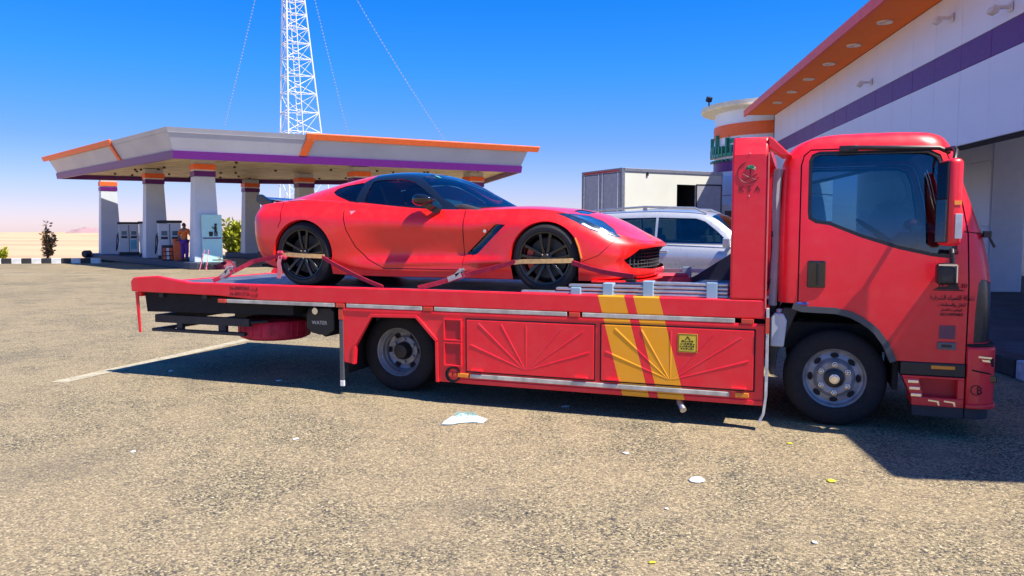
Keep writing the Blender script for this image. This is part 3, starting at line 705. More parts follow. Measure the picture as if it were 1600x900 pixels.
# rotunda at the far end
rot = thing('rotunda', 'round white end tower with orange band, green lettering and flat round roof', 'rotunda', DN*6.5+DT*31.5, RB)
def rcyl(name, r, z0, z1, mm, n=56): MB().lathe([(.001, z0), (r, z0), (r, z1), (.001, z1)], (0, 0, 0), 'z', n).build(name, mm, rot, smooth=30)
rcyl('wall', 2.22, .1, 6.25, M_clad); rcyl('orange_band', 2.26, 5.22, 5.68, M_orange); rcyl('purple_band', 2.25, 3.92, 4.32, M_purple)
MB().lathe([(2.1, 6.16), (2.72, 6.26), (2.76, 6.30), (2.76, 6.44), (.001, 6.50)], (0, 0, 0), 'z', 56).build('roof_disc', mat('cream_soffit', (.72, .66, .52), .5), rot, smooth=25)
for z0 in (1.0, 2.0, 3.0, 4.8): MB().lathe([(2.225, z0), (2.235, z0), (2.235, z0+.02), (2.225, z0+.02)], (0, 0, 0), 'z', 40).build('panel_joint', M_joint, rot, smooth=0)
M_green = mat('green_letter', (.01, .22, .14), .35, coat=.3)
# raised green arabic letters following the curve
letters = [(-16, .34, 0), (-11, .8, 0), (-5, .45, 0), (0, .45, 0), (6, .85, 0), (12, .4, 0), (17, .4, 0), (23, .7, 0), (29, .4, 0)]
for a_, h_, _ in letters:
    aa = R(a_+100); p = Vector((math.cos(aa)*2.32, math.sin(aa)*2.32, 4.48))
    b = MB(); b.box((0, 0, h_/2), (.09, .13, h_)); b.box((.12, 0, .06), (.34, .13, .12)); b.box((.02, 0, -.14), (.1, .12, .08))
    ob = b.build('letter', M_green, rot, smooth=0); ob.location = p; ob.rotation_euler = (0, 0, aa+math.pi/2)
for a_ in (8, 13): 
    aa = R(a_+120); ob = MB().box((0, 0, 0), (.22, .05, .16)).build('letter', M_green, rot, smooth=0); ob.location = (math.cos(aa)*2.24, math.sin(aa)*2.24, 5.05); ob.rotation_euler = (0, 0, aa+math.pi/2)
fl_ = thing('roof_floodlight', 'small black floodlight on the left rim of the round roof', 'floodlight', at(7.38, 29.2, 6.34), R(40))
MB().box((0, 0, .22), (.20, .13, .18), Matrix.Rotation(R(30), 3, 'X')).build('lamp_head', M_black, fl_, smooth=0, bevel=.01); MB().box((0, 0, .08), (.04, .04, .2)).build('bracket', M_black, fl_, smooth=0)

# ------------------------------------------------------------------ white box lorry
bt = thing('box_truck', 'white box lorry parked behind the silver car with its side door open', 'truck', at(3.78, 26.4), R(20.4+28))
M_box = mat('cream_white_box', (.76, .76, .66), .5, var=.04, nscale=1); M_rear = mat('grey_rear_door', (.42, .42, .45), .5)
BLn, BW, z0, z1 = 4.5, 2.5, 1.0, 3.80
b = MB(); b.bx(.05, BLn, .02, BW, z0, z0+.1); b.bx(.05, BLn, .02, BW, z1-.06, z1-.02); b.bx(BLn-.06, BLn, .02, BW, z0, z1-.02); b.bx(.05, BLn-.05, BW-.05, BW, z0, z1-.02)
b.bx(.05, 2.38, 0.02, .06, z0, z1-.02); b.bx(3.25, BLn, .02, .06, z0, z1-.02); b.bx(2.38, 3.25, .02, .06, 3.30, z1-.02)
b.build('box_body', M_box, bt, smooth=0)
b = MB(); b.bx(2.2, 4.0, .07, .09, z0+.11, 1.0+z0*0+.12); b.bx(2.30, 2.34, .07, 1.4, z0+.11, z1-.1); b.bx(3.30, 3.34, .07, 1.4, z0+.11, z1-.1); b.bx(2.3, 3.34, 1.4, 1.44, z0+.11, z1-.1); b.build('shade_lining', M_dark, bt, smooth=0)  # black panels added inside, painting the shade behind the open side door
b = MB(); b.bx(0, BLn, -.01, .1, z1-.12, z1); b.bx(0, BLn, -.01, .08, z0-.08, z0+.06); b.bx(-.02, .09, -.01, .1, z0, z1); b.bx(BLn-.06, BLn+.02, -.01, .1, z0, z1); b.build('edge_rail', M_alu, bt, smooth=0, bevel=.01)
b = MB(); b.bx(-.03, .06, 0, BW, z1-.14, z1); b.bx(-.03, .06, 0, BW, z0-.05, z0+.05); b.bx(-.03, .06, 0.005, .09, z0, z1-.13); b.bx(-.03, .06, BW-.09, BW, z0, z1-.13); b.bx(-.03, .06, BW/2-.04, BW/2+.04, z0, z1-.13); b.build('rear_frame', M_rim, bt, smooth=0)
for s in (0, 1):
    MB().bx(-.025, .03, .12+s*1.17, 1.19+s*1.19, z0+.06, z1-.16).build('rear_door', M_rear, bt, smooth=0, bevel=.01)
    b = MB(); yy = 1.14 if s == 0 else 1.36; b.tube([(-.06, yy, z0), (-.06, yy, z1-.15)], .018, 6); yy = .2 if s == 0 else 2.3; b.tube([(-.06, yy, z0), (-.06, yy, z1-.15)], .018, 6); b.build('locking_bar', M_chrome, bt)
MB().bx(-.035, -.03, .15, 2.35, z1-.11, z1-.05).build('marker_strip', M_redlens, bt, smooth=0)
ob = MB().bx(0, .98, -.03, 0, 1.05, 3.28).build('side_door', M_rear, bt, smooth=0, bevel=.01); ob.location = (3.26, 0, 0); ob.rotation_euler = (0, 0, R(-14))
b = MB(); b.bx(-.015, .99, -.035, .005, 3.28, 3.33); b.bx(.96, 1.0, -.035, .005, 1.0, 3.30); b.bx(-.015, .02, -.035, .005, 1.0, 3.3); ob = b.build('side_door_frame', M_steel, bt, smooth=0); ob.location = (3.26, 0, 0); ob.rotation_euler = (0, 0, R(-14))
MB().box((1.05, 0, 3.62), (.07, .05, .12)).build('side_marker', M_black, bt, smooth=0)
b = MB(); b.prism([(4.5, .5), (4.5, 2.5), (4.7, 2.65), (5.4, 2.65), (5.85, 1.7), (5.95, 1.6), (5.95, .5)], .12, 2.03); b.build('cab', M_white, bt, smooth=0, bevel=.05)
MB().prism([(4.75, 1.75), (4.75, 2.4), (5.3, 2.4), (5.65, 1.75)], .10, .118).build('cab_window', glass('teal', (.1, .35, .35), .5), bt, smooth=0)
for x in (1.0, 5.2):
    for y in (.18, 1.97): MB().lathe([(.18, -.12), (.36, -.12), (.40, -.08), (.40, .08), (.36, .12), (.18, .12), (.001, .06)], (x, y, .40), 'y', 24).build('wheel', M_rubber, bt)
MB().bx(.2, 5.6, .6, 1.5, .55, .9).build('chassis', M_steel, bt, smooth=0)
# ------------------------------------------------------------------ flatbed recovery truck
TR = Vector((-2.8, 7.75, 0)); X = 2.8     # truck frame: x forward (x = 2.8 is the rear of the cab), y centred on the axle
tk = thing('tow_truck', 'red flatbed recovery truck with yellow slanted stripes carrying the sports car', 'tow truck', TR)
def T(name, b, m, parent=tk, **k): return b.build(name, m, parent, **k)
M_deck = mat('worn_deck_plate', (.15, .16, .20), .42, .4, var=.35, nscale=3, bumpn=.25, bscale=40)
HY = 1.25
# deck
b = MB(); b.bx(X-6.86, X-.3, -HY+.05, HY-.05, 1.0, 1.04); T('deck_plate', b, M_deck, smooth=0)
for i in range(11):
    x = X-6.6+.6*i; T('cross_member', MB().bx(x, x+.06, -HY+.06, HY-.06, .90, .998), M_steel, smooth=0)
rail = [(-6.93, .96), (-6.94, 1.07), (-6.90, 1.115), (-6.80, 1.125), (-6.58, 1.138), (-6.32, 1.105), (-6.12, 1.078), (-.235, 1.068), (-.235, .915), (-5.2, .915), (-5.72, .945), (-6.3, .952)]
for s in (-1, 1):
    y0, y1 = (-HY, -HY+.07) if s < 0 else (HY-.07, HY)
    T('side_rail', MB().prism([(p[0]+X, p[1]) for p in rail], y0, y1), M_skirt if s < 0 else M_truck, bevel=.012, smooth=30, seg=3)
    T('tail_board', MB().prism([(X-6.90, .955), (X-6.855, .955), (X-6.835, .50), (X-6.865, .50)], s*(HY-.02), s*(HY-.036)), M_truck, smooth=0, bevel=.005)
T('tail_plate', MB().bx(X-6.92, X-6.86, -HY+.07, HY-.07, .90, 1.05), M_truck, smooth=0, bevel=.01)
T('tail_ramp_underside', MB().prism([(X-6.86, .96), (X-6.86, .90), (X-5.6, .76), (X-5.6, .96)], -HY+.2, HY-.2), M_steel, smooth=0)
# reflective strips and little lamps under the rail
for x0, x1 in ((-5.62, -4.30), (-4.16, -3.33), (-3.20, -1.90), (-1.76, -.47)):
    T('reflector_strip', MB().bx(X+x0, X+x1, -HY-.006, -HY+.02, .875, .912), M_reflect, smooth=0, bevel=.004)
for x in (-5.68, -4.23, -3.265, -1.83, -.37):
    T('marker_lamp', MB().bx(X+x-.05, X+x+.05, -HY-.012, -HY+.02, .872, .912), M_redlens, smooth=0, bevel=.006)
for x0, x1 in ((-2.83, -.50),):
    T('reflector_strip', MB().bx(X+x0, X+x1, -HY-.018, -HY-.002, .262, .300), M_reflect, smooth=0, bevel=.004)
for x in (-2.90, -.40): T('marker_lamp', MB().bx(X+x-.055, X+x+.055, -HY-.02, -HY, .262, .302), M_amber, smooth=0, bevel=.006)
# skirt with arch
def skirt(s):
    o = [(-4.22, .874), (-4.22, .86), (-4.20, .33), (-4.07, .315), (-4.055, .50), (-3.88, .79), (-3.39, .80), (-3.19, .58), (-3.185, .205), (-.235, .205), (-.235, .874)]
    y0, y1 = (-HY+.002, -HY+.035) if s < 0 else (HY-.035, HY-.002)
    sk = T('side_skirt', MB().prism([(p[0]+X, p[1]) for p in o], y0, y1), M_skirt if s < 0 else M_truck, smooth=0, bevel=.006)
    ar = [(-4.07, .315), (-4.055, .50), (-3.88, .79), (-3.39, .80), (-3.19, .58), (-3.185, .20)]
    q = MB()
    for i in range(len(ar)-1):
        a, c = Vector(ar[i]), Vector(ar[i+1]); d = (c-a).normalized(); nrm = Vector((-d.y, d.x))*.032
        q.prism([(a.x+X-d.x*.01, a.y), (c.x+X+d.x*.01, c.y), (c.x+nrm.x+X+d.x*.01, c.y+nrm.y), (a.x+nrm.x+X-d.x*.01, a.y+nrm.y)], y0-.014 if s < 0 else y1-.01, y0+.01 if s < 0 else y1+.014)
    q.build('arch_trim', M_truck, sk, smooth=0, bevel=.004)
    return sk
sk = skirt(-1); skirt(1)
MB().bx(X-4.1, X-3.1, -1.18, -.55, .845, .865).build('arch_liner', M_black, tk, smooth=0)
# lockers with pressed sunburst ribs
def locker(x0, x1, z0, z1, cx):
    d = T('locker_door', MB().bx(X+x0, X+x1, -HY-.010, -HY+.0, z0, z1), M_skirt, smooth=0, bevel=.004)
    f = MB(); g = .012
    for a in ((x0-g, x1+g, z1, z1+g), (x0-g, x1+g, z0-g, z0), (x0-g, x0, z0, z1), (x1, x1+g, z0, z1)): f.bx(X+a[0], X+a[1], -HY-.0035, -HY+.0, a[2], a[3])
    f.build('door_gap', M_dark, d, smooth=0)
    zb = z0+.05; w = x1-x0
    for tx, tz in ((x0+.04, .52*(z1-z0)+z0), (x0+.12, z1-.03), (cx-.22*w*.9, z1-.03), (cx, z1-.03), (cx+.34*w*.8, z1-.04), (x1-.10, z1-.06), (x1-.04, z0+.24)):
        a = Vector((cx+(tx-cx)*.04, zb)); c = Vector((tx, tz)); dd = (c-a).normalized(); n_ = Vector((-dd.y, dd.x))
        w0, w1 = .005, .012
        P = [a+n_*w0, c+n_*w1, c-n_*w1, a-n_*w0]; y = -HY-.0101
        V = [(X+p.x, y, p.y) for p in P]+[(X+a.x, y-.002, a.y), (X+c.x, y-.005, c.y)]
        MB().add(V, [(0, 1, 5, 4), (4, 5, 2, 3), (0, 4, 3), (1, 2, 5)]).build('pressed_rib', M_skirt, d, smooth=0)
    for hx in (x0+.10, x1-.12):
        h = MB(); h.bx(X+hx-.05, X+hx+.05, -HY-.028, -HY-.008, z0+.004, z0+.020); h.cyl((X+hx+.055, -HY-.02, z0+.012), .012, .02, 'x', 8); h.build('latch', M_truck, d, smooth=30, bevel=.002)
    return d
locker(-2.865, -1.650, .325, .805, -2.28); locker(-1.585, -.315, .325, .815, -.985)
# edge fold along the skirt
T('skirt_edge', MB().bx(X-2.93, X-.237, -HY-.010, -HY+.0, .205, .245), M_skirt, smooth=0, bevel=.004)
T('skirt_fold', MB().bx(X-4.2, X-.237, -HY-.006, -HY+.001, .842, .862), M_skirt, smooth=0, bevel=.004)
# recessed step boxes
for z0, z1 in ((.615, .795), (.375, .575)):
    st = T('step_recess', MB().bx(X-3.085, X-2.925, -HY-.004, -HY-.001, z0, z1), mat('deep_red', (.50, .006, .02), .45), smooth=0)
    q = MB(); g = .013
    for a in ((-3.1, -2.91, z1, z1+g), (-3.1, -2.91, z0-g, z0), (-3.1, -3.085, z0, z1), (-2.925, -2.91, z0, z1)): q.bx(X+a[0], X+a[1], -HY-.018, -HY+.0, a[2], a[3])
    q.build('step_frame', M_truck, st, smooth=0, bevel=.003)
T('oval_outlet', MB().lathe([(.075, -.02), (.075, -.004), (.055, -.004), (.05, .01), (.001, .012)], (X-3.005, -HY-.0, .283), 'y', 24), M_black, smooth=40)
for a_ in (0, 1): T('outlet_insert', MB().cyl((X-3.03+.05*a_, -HY-.012, .283), .018, .014, 'y', 12), M_redlens, smooth=40)
# hanging edge boards
fb = T('front_edge_board', MB().ribbon([(X-.215, -HY+.02, 1.0), (X-.213, -HY+.02, .6), (X-.215, -HY+.02, .28), (X-.23, -HY+.02, .14), (X-.262, -HY+.02, .07)], .10, (0, 1, 0), .02), mat('scuffed_aluminium', (.60, .62, .64), .4, .4, var=.3, nscale=16), smooth=60)
MB().bx(X-.228, X-.198, -HY-.034, -HY-.030, .80, .93).build('red_reflector', M_redlens, fb, smooth=0)
rb = T('rear_flap', MB().bx(X-4.245, X-4.20, -HY-.005, -HY+.015, .14, .86), mat('dull_grey_flap', (.09, .09, .10), .6, var=.2), smooth=0, bevel=.004)
MB().bx(X-4.248, X-4.197, -HY-.008, -HY+.018, .755, .86).build('red_reflector', M_redlens, rb, smooth=0)
MB().bx(X-4.243, X-4.198, -HY-.007, -HY+.017, .085, .145).build('white_tip', M_white, rb, smooth=0, bevel=.005)
# chassis and running gear
b = MB()
for s in (-1, 1): b.bx(X-6.2, X+1.1, s*.42-.035, s*.42+.035, .58, .82)
for x in (-6.0, -5.0, -4.6, -3.0, -2.0, -1.0, 0): b.bx(X+x, X+x+.08, -.42, .42, .62, .78)
T('chassis', b, M_steel, smooth=0, bevel=.006)
b = MB(); b.cyl((X-3.74, 0, .40), .06, 1.5, 'y', 16); b.ball((X-3.74, 0, .40), .17, 10); b.cyl((X+.31, 0, .36), .05, 1.5, 'y', 16); T('axles', b, M_steel)
b = MB(); b.bx(X-3.0, X-.7, -1.1, 1.1, .34, .56); b.bx(X-2.9, X-1.9, -1.15, -.5, .28, .80); b.bx(X-1.5, X-.4, -1.15, -.5, .28, .80); T('underbody_boxes', b, M_dark, smooth=0)
b = MB(); b.tube([(X-.93, -1.12, .30), (X-.91, -1.20, .17), (X-.87, -1.27, .12)], .028, 12); T('exhaust_tip', b, M_alu)
# tail under-run bars
b = MB(); b.bx(X-6.80, X-5.50, -1.06, -1.0, .60, .69); b.bx(X-6.83, X-5.55, -1.08, -1.02, .50, .535)
b.bx(X-6.5, X-6.42, -1.05, -1.0, .52, .66); b.bx(X-5.92, X-5.82, -1.05, -1.0, .52, .66)
b.bx(X-6.83, X-6.76, -1.06, 1.06, .50, .535); b.bx(X-6.80, X-6.70, -1.0, 1.0, .60, .69)
b.tube([(X-5.5, -1.03, .645), (X-5.38, -.9, .65)], .02, 8)
T('underrun_bar', b, M_steel, smooth=0, bevel=.006)
sw = T('spare_wheel_cover', MB().lathe([(.001, .42), (.33, .42), (.385, .445), (.40, .50), (.40, .585), (.38, .63), (.32, .655), (.001, .655)], (X-5.57, -.52, 0), 'z', 40), mat('crimson_cover', (.52, .012, .06), .6, var=.35, nscale=9, bumpn=.3, bscale=14))
q = MB()
for i in range(24):
    a_ = i*math.pi/12+random.uniform(-.05, .05); q.tube([(X-5.57+.403*math.cos(a_), -.52+.403*math.sin(a_), .46), (X-5.57+.405*math.cos(a_+.02), -.52+.405*math.sin(a_+.02), .62)], .005, 4)
q.build('cover_crease', mat('crimson_cover', (0,)*3), sw)
wt = T('water_tank', MB().prism([(X-4.83, .60), (X-4.83, .78), (X-4.80, .84), (X-4.52, .84), (X-4.48, .80), (X-4.48, .60), (X-4.56, .545), (X-4.60, .52), (X-4.64, .545), (X-4.68, .545), (X-4.76, .56)], -.98, -.45), mat('black_plastic_tank', (.014, .015, .02), .45), bevel=.02, smooth=30, seg=3)
MB().cyl((X-4.70, -.99, .795), .035, .03, 'y', 16).build('tank_cap', M_chrome, wt)
text_mesh('WATER', .055, 'water_lettering', M_white, wt, facing_minus_y((X-4.66, -.983, .655)), font=None)
# headboard frame behind the cab
M_pil = M_truck
def frame_side(s):
    y0 = -HY if s < 0 else HY-.16; y1 = y0+.16; lean = .10*(-s)
    P = [(y0, 1.069), (y1, 1.069), (y1, 2.26), (y1+lean, 2.385), (y0+lean*.9, 2.385), (y0, 2.24)] if s < 0 else [(y0, 1.069), (y1, 1.069), (y1, 2.24), (y1+lean*.9, 2.385), (y0+lean, 2.385), (y0, 2.26)]
    return MB().prism(P, X-.515, X-.24, 'x')
hp = T('headboard_post', frame_side(-1), M_pil, bevel=.018, smooth=30, seg=3)
T('headboard_post', frame_side(1), M_pil, bevel=.018, smooth=30, seg=3)
T('headboard_beam', MB().bx(X-.515, X-.24, -1.0, 1.0, 2.30, 2.384), M_pil, smooth=0, bevel=.012)
T('headboard_gusset', MB().prism([(X-.242, 2.383), (X-.242, 2.30), (X-.14, 2.225), (X-.06, 2.225), (X-.10, 2.26), (X-.21, 2.37)], -1.20, -.9), M_pil, smooth=0, bevel=.008)
T('headboard_post_edge', MB().bx(X-.238, X-.228, -HY-.004, -HY+.02, 1.0, 2.25), mat('pale_red_edge', (.80, .16, .15), .4), smooth=0)
T('rear_hoses', MB().tube([(X-.17, -.9, 2.14), (X-.18, -.93, 1.9), (X-.17, -.9, 1.5), (X-.19, -.92, 1.0)], .035, 10).tube([(X-.17, -.75, 1.9), (X-.18, -.78, 1.2), (X-.2, -.76, .8)], .025, 8), mat('grey_hose', (.35, .36, .38), .5))
b = MB(); b.bx(X-.215, X-.165, -.85, .85, .75, 2.1)
for k in range(12): b.box((X-.19, -.92+random.uniform(0, .1), .9+k*.1), (.05, .05, .05))
T('cab_rear_stay', b, M_steel, smooth=0)
# emblem on the post: palm over crossed blades inside a crescent stroke, with letters below
ye = -HY-.0035
em = T('crescent_stroke', MB().ribbon([(X-.385+.082*math.cos(R(a_)), ye, 2.10+.082*math.sin(R(a_))) for a_ in range(100, 345, 12)], .005, (0, 0, 1), .004) if False else MB().tube([(X-.385+.085*math.cos(R(a_)), ye, 2.095+.085*math.sin(R(a_))) for a_ in range(105, 345, 12)], .0028, 4), mat('engraved_dark_red', (.13, .008, .015), .5))
b = MB()
for s in (-1, 1): b.tube([(X-.375-s*.05, ye, 2.035), (X-.375-s*.02, ye, 2.043), (X-.375+s*.02, ye, 2.062), (X-.375+s*.055, ye, 2.082)], .003, 4)
b.tube([(X-.375, ye, 2.06), (X-.372, ye, 2.125)], .0035, 4); T('crossed_blades', b, _M['engraved_dark_red'])
b = MB()
for k in range(9):
    a_ = R(-20+27*k); c = Vector((X-.372, ye-.001, 2.130)); e = c+Vector((math.cos(a_)*.042, 0, math.sin(a_)*.034-.008)); b.tube([c, c.lerp(e, .6)+Vector((0, 0, .006)), e], [.007, .006, .001], 4)
T('palm_emblem', b, mat('palm_green', (.01, .16, .10), .4))
text_mesh('K S A', .062, 'frame_lettering', _M['engraved_dark_red'], tk, facing_minus_y((X-.378, -HY-.001, 1.945), sx=1.05), .002, spacing=1.1)
for z in (2.245, 1.905): T('rivet', MB().ball((X-.38, -HY, z), .006, 5), M_chrome)
text_mesh('36-00002065 \u062a\u0642', .054, 'rail_number', _M['engraved_dark_red'], tk, facing_minus_y((X-5.40, -HY-.001, 1.016), sx=.9), .0015)
text_mesh('36-00012734 \u062a\u0642', .054, 'rail_number', _M['engraved_dark_red'], tk, facing_minus_y((X-5.40, -HY-.001, .955), sx=.9), .0015)
# yellow permit plate
pp = T('permit_sticker', MB().bx(X-.925, X-.765, -HY-.0135, -HY-.0101, .612, .768), mat('yellow_sticker', (.75, .55, .04), .45), smooth=0)
b = MB()
for k, (zz, ww) in enumerate(((.70, .10), (.678, .12), (.657, .125), (.637, .11))):
    x = X-.845-ww/2
    while x < X-.845+ww/2-.01:
        l = random.uniform(.006, .022); b.bx(x, x+l, -HY-.0150, -HY-.0134, zz, zz+random.uniform(.006, .013)); x += l+.006
b.prism([(X-.87, .715), (X-.845, .75), (X-.82, .715), (X-.828, .715), (X-.845, .738), (X-.862, .715)], -HY-.015, -HY-.0134)
for a in ((-.92, -.77, .760, .764), (-.92, -.77, .616, .620), (-.92, -.916, .616, .764), (-.774, -.77, .616, .764)): b.bx(X+a[0], X+a[1], -HY-.015, -HY-.0134, a[2], a[3])
b.build('permit_print', M_dark, pp, smooth=0)
# aluminium rails stacked along the near edge, with brackets
for k, (x0, zz) in enumerate(((-2.35, 1.080), (-2.02, 1.113), (-1.90, 1.146), (-1.20, 1.180))):
    T('loading_rail', MB().bx(X+x0, X-.53, -1.20, -1.13, zz-.013, zz+.013), M_alu, smooth=0, bevel=.010, seg=3)
for k, (x, zt) in enumerate(((-1.83, 1.13), (-1.54, 1.175), (-1.19, 1.20), (-.66, 1.20))): T('rail_bracket', MB().bx(X+x-.045, X+x+.045, -1.225, -1.12, 1.06, zt), M_bluegrey, smooth=0, bevel=.006)
# winch cover and towing gear at the head of the deck
T('winch_guard', MB().prism([(X-1.25, 1.04), (X-.52, 1.04), (X-.52, 1.50), (X-.72, 1.36), (X-1.05, 1.14)], .95, 1.05), mat('navy_steel', (.02, .022, .045), .5), smooth=0, bevel=.006)
T('winch_body', MB().bx(X-.95, X-.52, -.45, .45, 1.04, 1.12), _M['navy_steel'], smooth=0, bevel=.01)
b = MB(); b.bx(X-1.35, X-1.02, .18, .30, 1.10, 1.16); b.bx(X-1.6, X-1.3, .2, .28, 1.12, 1.19); b.tube([(X-1.75, -.1, 1.16), (X-1.55, .1, 1.17), (X-1.05, .25, 1.17)], .028, 8); T('towing_arm', b, mat('pinkish_red_paint', (.70, .05, .09), .45), smooth=30)
T('loading_rail', MB().bx(X-1.6, X-.75, 1.08, 1.14, 1.16, 1.20), M_alu, smooth=0)
T('rail_bracket', MB().bx(X-1.22, X-1.13, 1.06, 1.16, 1.06, 1.22), M_bluegrey, smooth=0)

# ---- cab
zl = [.60, .95, 1.24, 1.62, 1.95, 2.19, 2.315, 2.385, 2.418]
xf = [1.43, 1.435, 1.42, 1.345, 1.235, 1.155, 1.105, 1.05, .93]; xr = [-.15, -.15, -.15, -.15, -.148, -.125, -.05, .07, .24]
wd = [1.02, 1.03, 1.03, 1.02, .992, .968, .945, .90, .81]
def ccol(fn): return [fn(i) for i in range(len(zl))]
cc = []
cc.append(ccol(lambda i: (X+xf[i]+.05, 0, zl[i]))); cc.append(ccol(lambda i: (X+xf[i]+.035, wd[i]*.5, zl[i]))); cc.append(ccol(lambda i: (X+xf[i]-.01, wd[i]*.82, zl[i])))
cc.append(ccol(lambda i: (X+xf[i]-.07, wd[i]*.935, zl[i]))); cc.append(ccol(lambda i: (X+xf[i]-.17, wd[i]*.985, zl[i]))); cc.append(ccol(lambda i: (X+xf[i]-.32, wd[i], zl[i])))
for u in (.35, .7): cc.append(ccol(lambda i, u=u: (X+(xf[i]-.32)*(1-u)+(xr[i]+.16)*u, wd[i]+.004, zl[i])))
cc.append(ccol(lambda i: (X+xr[i]+.16, wd[i], zl[i]))); cc.append(ccol(lambda i: (X+xr[i]+.045, wd[i]*.98, zl[i]))); cc.append(ccol(lambda i: (X+xr[i]+.01, wd[i]*.93, zl[i])))
cc.append(ccol(lambda i: (X+xr[i], wd[i]*.5, zl[i]))); cc.append(ccol(lambda i: (X+xr[i], 0, zl[i])))
for c in cc:
    p = c[-1]; c.append(((p[0]-X-.5)*.93+X+.5, p[1]*.6, 2.436)); c.append(((p[0]-X-.5)*.9+X+.5, 0, 2.442))
bm = bmesh.new(); net(bm, cc, 5, 4); bmesh.ops.remove_doubles(bm, verts=bm.verts, dist=1e-4); bmesh.ops.recalc_face_normals(bm, faces=bm.faces)
fl = bm.faces.layers.int.new('part')
def wp(P): return [(p[0]+X, p[1]) for p in P]
arch = wp([(-.3, .3), (-.3, 1.035), (-.02, 1.035), (.05, 1.012), (.30, 1.006), (.42, .978), (.50, .937), (.57, .89), (.62, .845), (.70, .735), (.755, .60), (.756, .3)])
door = wp([(.01, 1.02), (.01, 2.16), (.03, 2.24), (.08, 2.285), (1.0, 2.285), (1.06, 2.25), (1.10, 2.16), (1.17, 1.90), (1.222, 1.60), (1.237, 1.2), (1.237, .5), (.4, .5)])
win = wp([(.095, 1.78), (.095, 2.19), (.11, 2.225), (.15, 2.243), (.93, 2.235), (1.0, 2.20), (1.045, 2.08), (1.09, 1.84), (1.12, 1.62), (1.12, 1.47), (1.08, 1.445), (.98, 1.458), (.75, 1.51), (.48, 1.60), (.24, 1.70), (.14, 1.715), (.10, 1.74)])
def grow(P, g):
    c = Vector((sum(p[0] for p in P)/len(P), sum(p[1] for p in P)/len(P))); out = []
    for i in range(len(P)):
        a, b_, c_ = Vector(P[i-1]), Vector(P[i]), Vector(P[(i+1) % len(P)]); d1 = (b_-a).normalized(); d2 = (c_-b_).normalized()
        n1 = Vector((d1.y, -d1.x)); n2 = Vector((d2.y, -d2.x))
        ar = sum(P[k][0]*P[(k+1) % len(P)][1]-P[(k+1) % len(P)][0]*P[k][1] for k in range(len(P)))
        s = 1 if ar > 0 else -1; k = (n1+n2)*s; k = k.normalized()/max(.5, k.normalized().dot(n1*s)); out.append(tuple(b_+k*g))
    return out
for s in (-1, 1):
    F = lambda f, s=s: f.calc_center_median().y*s > .55
    dead = cut(bm, arch, (0, 2), F); bmesh.ops.delete(bm, geom=dead, context='FACES')
    ids = 10 if s < 0 else 20
    for f in cut(bm, door, (0, 2), F): f[fl] = ids
    for f in cut(bm, grow(win, .028), (0, 2), F): f[fl] = ids+1
    for f in cut(bm, win, (0, 2), F): f[fl] = ids+2
    for f in cut(bm, wp([(1.305, 1.22), (1.325, 1.255), (1.36, 1.25), (1.52, 1.16), (1.52, .765), (1.285, .765), (1.29, 1.0)]), (0, 2), lambda f, s=s: f.calc_center_median().y*s > .62 and f.calc_center_median().x > X+1.2): f[fl] = ids+3
    dpts = door[:11]; seam(bm, dpts, .011, (0, 2), F, ids+4, fl)
    seam(bm, wp([(1.19, 1.62), (1.38, 1.60)]), .008, (0, 2), F, ids+4, fl)
for f in cut(bm, [(-.86, 1.64), (-.80, 2.17), (-.74, 2.22), (.74, 2.22), (.80, 2.17), (.86, 1.64)], (1, 2), lambda f: f.calc_center_median().x > X+1.0): f[fl] = 2
for f in cut(bm, [(-.7, 1.5), (-.7, 2.05), (.7, 2.05), (.7, 1.5)], (1, 2), lambda f: f.calc_center_median().x < X-.08): f[fl] = 3
for f in cut(bm, [(-.62, .78), (-.62, 1.15), (.62, 1.15), (.62, .78)], (1, 2), lambda f: f.calc_center_median().x > X+1.3): f[fl] = 4
M_lamp = mat('smoked_headlamp', (.010, .011, .014), .30, coat=.2, var=.8, nscale=14)
cabp = split(bm, fl, {0: ('cab_shell', M_truck, None, 0), 2: ('windscreen', G_wind, 0, .01), 3: ('rear_window', G_truck, 0, .01), 4: ('front_grille', M_black, 0, .02),
    10: ('door', M_truck, None, 0), 11: ('window_seal', M_black, 10, .006), 12: ('door_window', G_truck, 10, .018), 13: ('headlamp', M_lamp, 0, .004), 14: ('door_gap', M_dark, 10, .008),
    20: ('door', M_truck, None, 0), 21: ('window_seal', M_black, 20, .006), 22: ('door_window', G_truck, 20, .018), 23: ('headlamp', M_lamp, 0, .004), 24: ('door_gap', M_dark, 20, .008)}, tk)
bm.free(); shell, drn = cabp[0], cabp[10]
